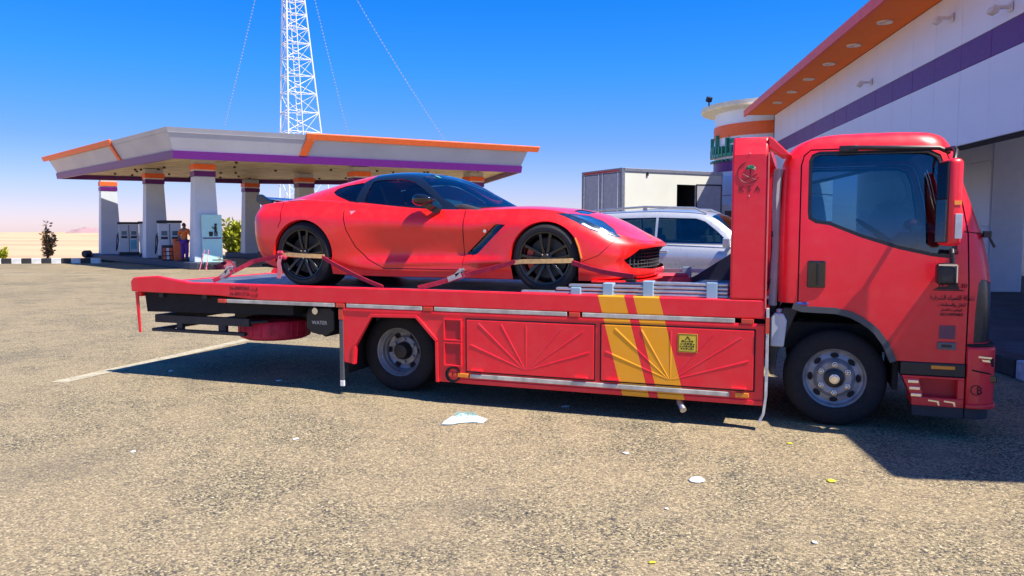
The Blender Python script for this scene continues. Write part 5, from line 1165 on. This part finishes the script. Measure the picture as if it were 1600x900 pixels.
# front splitter, grille mesh
q = MB(); P = [(.93, 0), (.905, .37), (.83, .69), (.655, .865), (.48, .92), (.42, .925)]
V = []; 
for sgn in (1,):
    pts = [(p[0]+.035, p[1]) for p in P]; full = [(p[0], -p[1]) for p in pts[::-1]][:-1]+pts
    q.prism(full+[(.42, .8), (.6, 0), (.42, -.8)], .105, .125, 'z')
A('front_splitter', q, M_car, smooth=0, bevel=.006)
q = MB()
for k in range(6):
    z = .235+.034*k; q.tube([(.60, -.80+.0, z), (.76, -.70, z), (.845, -.5, z), (.88, -.25, z), (.89, 0, z), (.88, .25, z), (.845, .5, z), (.76, .70, z)], .006, 4)
for k in range(-9, 10):
    y = k*.08; xx = .885-.16*abs(y)**2*1.35
    if abs(y) < .74: q.tube([(xx+.003, y-.02, .225), (xx+.003, y+.02, .42)], .006, 4)
A('grille_mesh', q, mat('grille_grey', (.07, .07, .08), .35), body)
A('grille_surround', MB().tube([(.68, -.815, .315), (.78, -.68, .415), (.895, -.3, .43), (.905, 0, .432), (.895, .3, .43), (.78, .68, .415), (.68, .815, .315)], .008, 6), M_gloss, body)
# greenhouse
g = []
g.append([(-1.02, .765, .80), (-1.0, .745, .805), (-.98, .72, .815), (-.74, .42, .838), (-.60, 0, .85)])
g.append([(-1.20, .770, .81), (-1.19, .735, .855), (-1.19, .685, .915), (-.97, .36, .975), (-.86, 0, .985)])
g.append([(-1.38, .775, .82), (-1.37, .715, .92), (-1.36, .605, 1.045), (-1.20, .32, 1.105), (-1.12, 0, 1.115)])
g.append([(-1.58, .785, .835), (-1.57, .705, .97), (-1.57, .535, 1.135), (-1.47, .28, 1.19), (-1.42, 0, 1.202)])
g.append([(-1.82, .790, .85), (-1.82, .705, 1.0), (-1.82, .525, 1.165), (-1.78, .28, 1.225), (-1.76, 0, 1.237)])
g.append([(-2.10, .790, .87), (-2.10, .705, 1.0), (-2.10, .53, 1.150), (-2.10, .28, 1.212), (-2.10, 0, 1.226)])
g.append([(-2.42, .785, .89), (-2.42, .70, .985), (-2.42, .53, 1.095), (-2.42, .28, 1.162), (-2.42, 0, 1.178)])
g.append([(-2.75, .760, .905), (-2.75, .67, .960), (-2.75, .52, 1.028), (-2.75, .28, 1.085), (-2.75, 0, 1.10)])
g.append([(-3.05, .70, .905), (-3.05, .61, .935), (-3.05, .48, .970), (-3.05, .27, 1.005), (-3.05, 0, 1.015)])
g.append([(-3.33, .62, .895), (-3.33, .54, .905), (-3.33, .43, .915), (-3.33, .25, .93), (-3.33, 0, .935)])
bm = bmesh.new(); net(bm, g, 7, 6); bmesh.ops.remove_doubles(bm, verts=bm.verts, dist=1e-4); bmesh.ops.recalc_face_normals(bm, faces=bm.faces); fl = bm.faces.layers.int.new('part')
for f in cut(bm, [(-2.08, -1), (-2.08, 1), (0, 1), (0, -1)], (0, 1), lambda f: True): f[fl] = 1
ws = [(-.5, 0), (-.62, .40), (-.84, .66), (-1.02, .700), (-1.20, .668), (-1.40, .565), (-1.50, .49), (-1.47, .25), (-1.45, 0)]
for s in (-1, 1):
    for f in cut(bm, [(p[0], p[1]*s) for p in ws], (0, 1), lambda f, s=s: f.calc_center_median().y*s > -.01): f[fl] = 2
    ids = 10 if s < 0 else 20; F = lambda f, s=s: f.calc_center_median().y*s > .45
    for f in cut(bm, [(-2.045, .868), (-2.03, 1.115), (-1.96, 1.128), (-1.70, 1.135), (-1.57, 1.105), (-1.42, 1.025), (-1.30, .945), (-1.19, .865), (-1.15, .828)], (0, 2), F): f[fl] = ids
    for f in cut(bm, [(-2.475, 1.045), (-2.38, 1.075), (-2.16, 1.105), (-2.13, 1.09), (-2.15, .895), (-2.20, .889), (-2.42, .965), (-2.49, 1.005)], (0, 2), F): f[fl] = ids+1
    for f in cut(bm, [(-2.19, .85), (-2.145, 1.108), (-2.10, 1.150), (-1.9, 1.2), (-1.9, .80), (-2.1, .80)], (0, 2), F):
        if f[fl] == 0: f[fl] = 1
    P = [(-2.24, .43), (-2.6, .41), (-2.95, .37), (-3.2, .28), (-3.27, .0), (-2.20, 0)]
    for f in cut(bm, [(p[0], p[1]*s) for p in P], (0, 1), lambda f, s=s: f.calc_center_median().y*s > -.01): f[fl] = 3
M_blk = mat('carbon_black_roof', (.008, .010, .016), .12, coat=1)
gp = split(bm, fl, {0: ('rear_roof_shell', M_car, None, 0), 1: ('roof', M_blk, None, 0), 2: ('windscreen', G_wind, 1, .004), 3: ('rear_window', G_car, 0, .004), 10: ('side_window', G_car, 1, .006), 11: ('quarter_window', G_car, 0, .006), 20: ('side_window', G_car, 1, .006), 21: ('quarter_window', G_car, 0, .006)}, sc); bm.free()
A('cabin_tub', MB().bx(-2.15, -.95, -.74, .74, .30, .80), M_dark, smooth=0)
for y in (-.36, .36):
    q = MB(); q.box((-1.93, y, .78), (.13, .46, .62), Matrix.Rotation(R(-18), 3, 'Y')); q.box((-2.03, y, 1.06), (.10, .26, .13)); q.box((-1.62, y, .50), (.5, .48, .14)); A('seat', q, mat('red_leather', (.22, .012, .02), .5), bevel=.04, smooth=30, seg=3)
A('dashboard', MB().prism([(-.72, .62), (-.74, .80), (-.95, .86), (-1.12, .84), (-1.16, .60)], -.72, .72), mat('dash_plastic', (0,)*3), smooth=0, bevel=.03)
q = MB(); cc_ = Vector((-1.30, .36, .84)); ax = Matrix.Rotation(R(-22), 3, 'Y')
q.tube([cc_+ax @ Vector((0, math.cos(a_)*.175, math.sin(a_)*.175)) for a_ in [i*math.pi/12 for i in range(24)]], .014, 6, closed=True); q.tube([cc_+ax @ Vector((0, -.17, 0)), cc_, cc_+ax @ Vector((0, .17, 0))], .012, 6); A('steering_wheel', q, M_black)
A('screen_sticker', MB().box((-1.40, -.30, 1.168), (.07, .10, .002), Matrix.Rotation(R(22), 3, 'Y')), mat('teal_sticker', (.1, .45, .40), .4), smooth=0)
# mirror, spoiler, badge, fuel
for s in (-1, 1):
    q = MB(); V = []; n = 10; m_ = 16
    for i in range(n+1):
        u = i/n*2-1; ww = max(.02, (1-abs(u)**2.6))**.5
        for k in range(m_):
            a_ = 2*math.pi*k/m_; V.append((-1.285+.14*ww*math.cos(a_)*(1 if math.cos(a_) > 0 else .75)+.02*u, s*(.950+u*.09), .895+.055*ww*math.sin(a_)*(1-.25*math.cos(a_))+.012*u))
    q.add(V, [(i*m_+k, i*m_+(k+1) % m_, (i+1)*m_+(k+1) % m_, (i+1)*m_+k) for i in range(n) for k in range(m_)]+[tuple(range(m_)), tuple(range(n*m_, n*m_+m_))[::-1]])
    q.ribbon([(-1.275, s*.93, .87), (-1.20, s*.89, .82), (-1.14, s*.83, .785)], .075, (1, 0, .5), .03)
    A('door_mirror', q, M_gloss, smooth=50)
q = MB(); q.prism([(-3.28, .93), (-3.40, .948), (-3.50, .978), (-3.515, .965), (-3.42, .92), (-3.30, .915)], -.60, .60)
for s in (-1, 1): q.prism([(-3.30, .895), (-3.47, 1.0), (-3.52, .995), (-3.54, .93), (-3.44, .865)], s*.60, s*.655)
A('spoiler', q, M_gloss, smooth=0, bevel=.006)
A('wing_badge', MB().cyl((-.62, -.903, .585), .017, .01, 'y', 12), M_chrome, body)
A('amber_reflector', MB().tube([(.36+.003, -.935, .33), (.335, -.935, .44), (.30, -.93, .52)], .010, 6), M_amber, body)
A('rear_gap_mesh', MB().bx(-3.36, -3.30, -.86, -.7, .26, .36), M_black, body, smooth=0)
# wheels: five twin spokes
M_spoke = mat('gloss_black_alloy', (.006, .006, .008), .22, coat=.5); M_disc = mat('brake_disc', (.06, .06, .06), .45, .6); M_cal = mat('red_caliper', (.62, .01, .015), .35, coat=.6)
def car_wheel(x, z, rt, rr, yo, s, w=.26):
    I = -s; tb = MB(); P = [(rr, .004), (rr+.01, -.004), (rt-.035, -.004), (rt-.012, .012), (rt, .03)]
    for k in range(1, 4): u = .03+(w-.06)*k/4; P += [(rt, u-.005), (rt-.007, u-.004), (rt-.007, u+.004), (rt, u+.005)]
    P += [(rt, w-.03), (rt-.012, w-.01), (rt-.04, w), (rr, w)]
    tb.lathe([(p[0], p[1]*I) for p in P], (0, 0, 0), 'y', 64); wl_ = A('wheel', tb, M_rubber, smooth=30); wl_.location = (x, s*yo, z)
    MB().lathe([(rr+.006, .002*I), (rr+.004, -.006*I), (rr-.008, -.004*I), (rr-.014, .02*I), (rr-.026, .05*I), (rr-.03, .2*I)], (0, 0, 0), 'y', 64).build('rim_barrel', M_spoke, wl_, smooth=35)
    MB().cyl((0, .11*I, 0), rr*.78, .02, 'y', 40).build('brake_disc', M_disc, wl_)
    MB().lathe([(rr-.03, .19*I), (.02, .19*I)], (0, 0, 0), 'y', 32).build('wheel_back', M_dark, wl_)
    MB().lathe([(.001, .02*I), (.045, .02*I), (.062, .035*I), (.07, .08*I), (.05, .10*I)], (0, 0, 0), 'y', 30).build('hub', M_spoke, wl_)
    for k in range(5):
        a_ = R(72*k+18)
        for e in (-1, 1):
            q = MB(); r0, r1 = .05, rr-.012; o0, o1 = .020*e, .052*e; V = []
            for rr_, oo, wd_, dy in ((r0, o0, .016, .030), (rr*.5, (o0+o1)*.5, .0125, .018), (r1, o1, .016, .012)):
                for sw_2, yy in ((-1, dy), (1, dy), (1, dy+.035), (-1, dy+.035)):
                    ta = oo+sw_2*wd_; V.append((rr_*math.cos(a_)-ta*math.sin(a_), yy*I, rr_*math.sin(a_)+ta*math.cos(a_)))
            q.add(V, [(i*4+j, i*4+(j+1) % 4, i*4+4+(j+1) % 4, i*4+4+j) for i in range(2) for j in range(4)]+[(0, 1, 2, 3), (11, 10, 9, 8)])
            q.build('spoke', M_spoke, wl_, smooth=25, bevel=.003)
        MB().cyl((math.cos(a_+.63)*.042, .018*I, math.sin(a_+.63)*.042), .008, .012, 'y', 6).build('wheel_nut', M_chrome, wl_)
    return wl_
for s in (-1, 1):
    car_wheel(0, .327, .327, .248, .925, s, .25); car_wheel(-2.71, .340, .340, .260, .945, s, .29)
    for x, z, r in ((0, .327, .20), (-2.71, .34, .205)):
        q = MB(); n = 8; V = []
        a0 = 150 if x == 0 else -25
        for i in range(n+1):
            a_ = R(a0+64*i/n)
            for rr_, y in ((r-.055, .845), (r+.012, .845), (r+.012, .80), (r-.055, .80)): V.append((x+rr_*math.cos(a_), s*y, z+rr_*math.sin(a_)))
        q.add(V, [(i*4+j, i*4+(j+1) % 4, i*4+4+(j+1) % 4, i*4+4+j) for i in range(n) for j in range(4)]+[(0, 1, 2, 3), (n*4+3, n*4+2, n*4+1, n*4)]); A('brake_caliper', q, M_cal, smooth=30, bevel=.006)

# ------------------------------------------------------------------ lashing straps (each from a deck anchor over a tyre to the next anchor)
def strap(name, label, pts_red, pts_tan, ratchet, extra=None):
    o = Vector(pts_red[0][0]); t = thing(name, label, 'strap', o, group='lashing straps over the near wheels')
    rel = tuple(o)
    for P in pts_red:
        out = [Vector(P[0])]
        for a, b2 in zip(P, P[1:]):
            a, b2 = Vector(a), Vector(b2)
            for k in range(1, 7): p = a.lerp(b2, k/6); p.z -= .012*math.sin(math.pi*k/6)*(b2-a).length; out.append(p)
        MB().ribbon(out, .045, (0, -.3, 1), .006).build('webbing', M_strap, t, rel=rel, smooth=40)
    MB().ribbon([Vector(p) for p in pts_tan], .042, (0, 0, 1), .014).build('wheel_sleeve', M_strapy, t, rel=rel, smooth=40)
    r = Vector(ratchet[0]); d = (Vector(ratchet[1])-r).normalized(); ay = math.atan2(d.z, d.x); Rr = Matrix.Rotation(-ay, 3, 'Y')
    q = MB()
    for y in (-.035, .035): q.box(r+Rr @ Vector((0, y, .012)), (.15, .006, .05), Rr); q.box(r+Rr @ Vector((.05, y, .04)), (.10, .006, .03), Rr @ Matrix.Rotation(R(-25), 3, 'Y'))
    q.cyl(r+Rr @ Vector((.0, 0, .02)), .018, .09, 'y', 12); q.cyl(r+Rr @ Vector((.08, 0, .055)), .010, .09, 'y', 10); q.cyl(r+Rr @ Vector((-.06, 0, .01)), .008, .09, 'y', 10)
    q.build('ratchet', M_alu, t, rel=rel, smooth=30)
    if extra: extra(t, rel)
ys = CR.y-.955
def ex1(t, rel):
    MB().ribbon([(-5.22, ys-.02, 1.36), (-5.235, ys-.03, 1.28), (-5.225, ys-.03, 1.20), (-5.24, ys-.035, 1.12)], .05, (1, 0, 0), .006).build('hanging_tail', mat('faded_pink_webbing', (.70, .20, .22), .8), t, rel=rel, smooth=40)
    q = MB(); 
    for k in range(5): q.ball((-5.22+random.uniform(-.05, .06), ys-.01+random.uniform(-.02, .02), 1.365+random.uniform(-.03, .03)), .028, 5)
    q.build('knot', M_strap, t, rel=rel)
strap('lashing_strap', 'crimson lashing strap with ratchet across the rear wheel of the sports car', [[(-5.22, ys-.01, 1.365), (-5.55, ys-.05, 1.30), (-5.9, 6.62, 1.09)], [(-4.70, ys-.01, 1.355), (-4.4, ys-.06, 1.23), (-3.80, 6.60, 1.075)]],
      [(-5.22, ys, 1.37), (-5.12, ys-.012, 1.376), (-4.95, ys-.014, 1.366), (-4.78, ys-.012, 1.362), (-4.68, ys, 1.36)], ((-5.78, 6.70, 1.15), (-5.55, ys-.05, 1.29)), ex1)
strap('lashing_strap', 'crimson lashing strap with ratchet across the front wheel of the sports car', [[(-2.53, ys-.01, 1.335), (-2.95, ys-.10, 1.22), (-3.42, 6.60, 1.08)], [(-1.97, ys-.01, 1.335), (-1.70, ys-.03, 1.26), (-1.38, ys-.06, 1.22)]],
      [(-2.56, ys, 1.325), (-2.46, ys-.012, 1.337), (-2.25, ys-.014, 1.342), (-2.05, ys-.012, 1.348), (-1.96, ys, 1.352)], ((-3.08, 6.74, 1.175), (-2.9, ys-.1, 1.24)))

# ------------------------------------------------------------------ silver SUV behind the truck
sv = thing('silver_car', 'silver estate-shaped off-road car with roof rails parked behind the flatbed', 'car', at(5.15, 14.6, 0), R(-6))
M_sil = mat('silver_paint', (.56, .57, .60), .3, .35, coat=1, var=.04)
K = 1.13
def sz(P): return [(p[0]*K, p[1]*K, p[2]*K) for p in P]
cs = [sz(P) for P in (
 [(.95, 0, .35), (.97, 0, .6), (.95, 0, .95), (.80, 0, 1.06), (.6, 0, 1.10)],
 [(.93, .5, .35), (.95, .5, .6), (.92, .5, .95), (.76, .48, 1.05), (.6, 0, 1.10)],
 [(.80, .85, .35), (.82, .88, .6), (.74, .86, .95), (.55, .74, 1.08), (.45, 0, 1.13)],
 [(.35, .92, .35), (.35, .95, .7), (.30, .93, 1.0), (.15, .80, 1.13), (.1, 0, 1.18)],
 [(-.5, .92, .32), (-.5, .955, .7), (-.5, .945, 1.10), (-.5, .84, 1.19), (-.5, 0, 1.24)],
 [(-1.6, .92, .32), (-1.6, .96, .7), (-1.6, .95, 1.14), (-1.6, .87, 1.24), (-1.6, 0, 1.25)],
 [(-2.7, .92, .34), (-2.7, .96, .72), (-2.7, .95, 1.18), (-2.7, .87, 1.27), (-2.7, 0, 1.27)],
 [(-3.4, .90, .36), (-3.4, .94, .75), (-3.4, .93, 1.18), (-3.4, .84, 1.28), (-3.4, 0, 1.28)],
 [(-3.65, .78, .38), (-3.70, .80, .75), (-3.68, .80, 1.18), (-3.6, .74, 1.28), (-3.5, 0, 1.28)],
 [(-3.70, 0, .38), (-3.76, 0, .75), (-3.74, 0, 1.18), (-3.65, 0, 1.28), (-3.5, 0, 1.28)])]
bm = bmesh.new(); net(bm, cs, 5, 5)
gs = [sz(P) for P in (
 [(-.45, .78, 1.16), (-.43, .74, 1.17), (-.40, .70, 1.18), (-.2, .4, 1.19), (-.1, 0, 1.20)],
 [(-.75, .83, 1.18), (-.75, .77, 1.32), (-.74, .68, 1.44), (-.6, .36, 1.50), (-.52, 0, 1.51)],
 [(-1.10, .86, 1.20), (-1.10, .79, 1.42), (-1.10, .69, 1.66), (-1.05, .35, 1.73), (-1.02, 0, 1.745)],
 [(-1.8, .87, 1.22), (-1.8, .81, 1.45), (-1.8, .70, 1.74), (-1.8, .35, 1.81), (-1.8, 0, 1.825)],
 [(-2.7, .87, 1.24), (-2.7, .81, 1.45), (-2.7, .70, 1.73), (-2.7, .35, 1.80), (-2.7, 0, 1.815)],
 [(-3.35, .83, 1.25), (-3.35, .77, 1.45), (-3.35, .67, 1.69), (-3.35, .34, 1.75), (-3.35, 0, 1.76)],
 [(-3.62, .76, 1.26), (-3.56, .70, 1.42), (-3.50, .62, 1.63), (-3.50, .32, 1.71), (-3.50, 0, 1.72)],
 [(-3.66, 0, 1.26), (-3.62, 0, 1.42), (-3.58, 0, 1.60), (-3.55, 0, 1.66), (-3.52, 0, 1.70)])]
net(bm, gs, 5, 5); bmesh.ops.remove_doubles(bm, verts=bm.verts, dist=1e-4); bmesh.ops.recalc_face_normals(bm, faces=bm.faces); fl = bm.faces.layers.int.new('part')
def kz(P): return [(p[0]*K, p[1]*K) for p in P]
for s in (-1, 1):
    F = lambda f, s=s: f.calc_center_median().y*s > .5
    for cx in (.0, -2.75):
        dead = cut(bm, circle(cx*K, .38*K, .40*K, 28), (0, 2), F); bmesh.ops.delete(bm, geom=dead, context='FACES')
    i = 10 if s < 0 else 20
    for f in cut(bm, kz([(-.72, 1.235), (-.95, 1.45), (-1.15, 1.605), (-1.30, 1.655), (-1.93, 1.675), (-1.93, 1.25)]), (0, 2), F): f[fl] = i
    for f in cut(bm, kz([(-1.97, 1.25), (-1.97, 1.675), (-2.66, 1.665), (-2.66, 1.275)]), (0, 2), F): f[fl] = i+1
    for f in cut(bm, kz([(-2.70, 1.28), (-2.70, 1.665), (-3.18, 1.63), (-3.33, 1.50), (-3.20, 1.34)]), (0, 2), F): f[fl] = i+2
    for k_, P in enumerate(([(-.62, 1.16), (-.60, .5)], [(-1.95, 1.20), (-1.95, .42)], [(-2.68, 1.24), (-2.66, .95), (-2.35, .6)], [(-.6, .42), (-2.2, .42)])): seam(bm, kz(P), .014, (0, 2), F, i+3+k_, fl)
for s in (-1, 1):
    P = [(-.15, 0), (-.22, .4), (-.46, .67), (-.78, .66), (-1.06, .62), (-1.02, 0)]
    for f in cut(bm, [(p[0]*K, p[1]*s*K) for p in P], (0, 1), lambda f, s=s: f.calc_center_median().y*s > -.01 and f.calc_center_median().z > 1.22*K): f[fl] = 2
spec = {0: ('body', M_sil, None, 0), 2: ('windscreen', G_wind, 0, .004)}
for i in (10, 20): spec.update({i: ('front_window', G_suv, 0, .01), i+1: ('rear_window', G_suv, 0, .01), i+2: ('quarter_window', G_suv, 0, .01), i+3: ('panel_gap', M_dark, 0, .004), i+4: ('panel_gap', M_dark, 0, .004), i+5: ('panel_gap', M_dark, 0, .004), i+6: ('panel_gap', M_dark, 0, .004)})
vp = split(bm, fl, spec, sv); bm.free()
for s in (-1, 1):
    q = MB(); q.tube(sz([(-1.15, s*.62, 1.74), (-1.35, s*.64, 1.83), (-2.2, s*.65, 1.86), (-3.1, s*.64, 1.81), (-3.35, s*.62, 1.74)]), .022, 8)
    for x in (-2.2,): q.box((x*K, s*.65*K, 1.82*K), (.08, .03, .06))
    q.build('roof_rail', M_alu, sv)
    q = MB(); q.box((-.72*K, s*1.06*K, 1.26*K), (.14, .22, .17)); q.box((-.70*K, s*.93*K, 1.22*K), (.08, .15, .05)); q.build('door_mirror', M_sil, sv, bevel=.04, smooth=30, seg=3)
    for x in (-1.80, -2.55): MB().box((x*K, s*.975*K, 1.10*K), (.2, .03, .03)).build('door_handle', M_chrome, sv, bevel=.01, smooth=30)
    MB().tube(sz([(-.70, s*.905, 1.225), (-1.95, s*.915, 1.24), (-3.2, s*.90, 1.30)]), .012, 6).build('window_trim', M_chrome, sv)
    for x in (0, -2.75):
        w_ = MB().lathe([(.22, 0), (.37, 0), (.39, .03), (.39, .21), (.36, .24), (.22, .24)], (0, 0, 0), 'y', 36).build('wheel', M_rubber, sv); w_.location = (x*K, s*.93*K-(.24 if s > 0 else 0), .39)
        q = MB(); q.lathe([(.225, .0), (.20, .03), (.05, .02), (.001, .01)], (0, 0, 0), 'y', 30); q.build('rim', M_alu, w_)
for x in (-1.15, -2.15):
    for y in (-.38, .38):
        q = MB(); q.box((x*K, y, 1.15), (.16, .46, .8), Matrix.Rotation(R(-12), 3, 'Y')); q.box(((x-.08)*K, y, 1.62), (.1, .25, .16)); q.build('seat', mat('tan_seats', (.22, .19, .16), .8), sv, smooth=0, bevel=.03)
MB().bx(-3.3*K, -.3*K, -.8, .8, .4, .95).build('cabin_tub', M_dark, sv, smooth=0)

# ------------------------------------------------------------------ litter on the tarmac
M_bag = mat('pale_blue_film', (.74, .86, .88), .35, var=.12, nscale=9); M_pap = mat('white_paper', (.80, .80, .80), .8, var=.05)
def crumple(name, label, cat, loc, outline, h, mm, n=9, rz=0, extra=None):
    t = thing(name, label, cat, loc, rz); V = []; F = []
    m_ = len(outline)
    for i in range(n+1):
        k = 1-i/n
        for p in outline:
            x, y = p[0]*k, p[1]*k; z = .006+h*(1-k**2.2)*(.6+.6*mn.noise(Vector((x*14, y*14, 3)))+.5*abs(mn.noise(Vector((x*34, y*30, 9)))))+.004*random.random()
            V.append((x, y, max(.003, z)))
    for i in range(n):
        for j in range(m_): F.append((i*m_+j, i*m_+(j+1) % m_, (i+1)*m_+(j+1) % m_, (i+1)*m_+j))
    b = MB(); b.add(V, F); o = b.build('sheet', mm, t, smooth=50)
    md = o.modifiers.new('thick', 'SOLIDIFY'); md.thickness = .003
    return t
bg_ = crumple('plastic_bag', 'flattened pale blue plastic bag with print lying on the tarmac below the rear wheel', 'bag', (-2.69, 5.94, 0), [(-.14, -.17), (-.05, -.16), (.02, -.10), (.13, -.08), (.21, -.10), (.24, .02), (.17, .12), (.0, .14), (-.09, .10), (-.12, -.02)], .05, M_bag, rz=R(18))
q = MB()
for k in range(5):
    x = -.04
    while x < .13: l = random.uniform(.01, .03); q.bx(x, x+l, .07-.03*k, .078-.03*k, .056, .0585); x += l+.008
q.build('print', mat('teal_print', (.15, .50, .50), .5), bg_, smooth=0)
crumple('paper_plate', 'white paper scrap like a small plate on the open tarmac', 'paper', (-.58, 5.02, 0), [(.055*math.cos(R(a_))*(1+.1*math.sin(a_)), .06*math.sin(R(a_))) for a_ in range(0, 360, 30)], .012, M_pap, 4)
lits = [(-1.14, 5.46, .022, M_pap, 'small white paper scrap above the paper plate'), (-3.64, 4.94, .026, M_pap, 'thin white paper strip on the tarmac left of the blue bag'), (-4.55, 4.23, .018, M_pap, 'tiny white paper scrap on the tarmac at far left'),
        (.24, 5.30, .028, mat('yellow_litter', (.75, .65, .03), .6), 'small yellow leaf-shaped wrapper on the tarmac right of the paper plate'), (-.63, 3.66, .016, _M['yellow_litter'], 'tiny yellow scrap at the bottom edge of the tarmac'), (-1.98, 6.75, .035, mat('grey_blue_litter', (.45, .52, .58), .6), 'crumpled grey wrapper in the shade under the locker'),
        (-.68, 4.42, .012, M_pap, 'small pale twig of paper between the plate and the picture bottom'), (.12, 4.2, .016, M_pap, 'short white stick lying lower right on the tarmac'), (-.02, 6.15, .018, _M['yellow_litter'], 'yellow crumb on the tarmac below the front wheel'), (-6.8, 6.9, .03, M_pap, 'white scrap in the shadow of the truck tail'), (-5.25, 6.85, .03, M_pap, 'white strip near the rear flap inside the truck shadow')]
for x, y, r, mm, lab in lits:
    crumple('litter', lab, 'litter', (x, y, 0), [(r*random.uniform(.8, 1.6)*math.cos(R(a_)), r*random.uniform(.6, 1.1)*math.sin(R(a_))) for a_ in range(0, 360, 45)], r*.25, mm, 3, rz=random.random()*3)
# loose stones
q = MB()
for k in range(420):
    x = random.uniform(-6, 2.5); y = random.uniform(2.6, 9); r = random.uniform(.003, .008); P = [(x+r*math.cos(a_)*random.uniform(.7, 1.2), y+r*math.sin(a_)*random.uniform(.7, 1.2), 0) for a_ in (0, 1.2, 2.5, 3.8, 5)]
    q.add(P+[(x, y, r*random.uniform(.6, 1.1))], [(i, (i+1) % 5, 5) for i in range(5)])
q.build('loose_gravel', mat('gravel', (.34, .27, .19), .9, var=.4, nscale=40), smooth=0, kind='stuff')['label'] = 'scattered small stones on the tarmac in front of the truck'
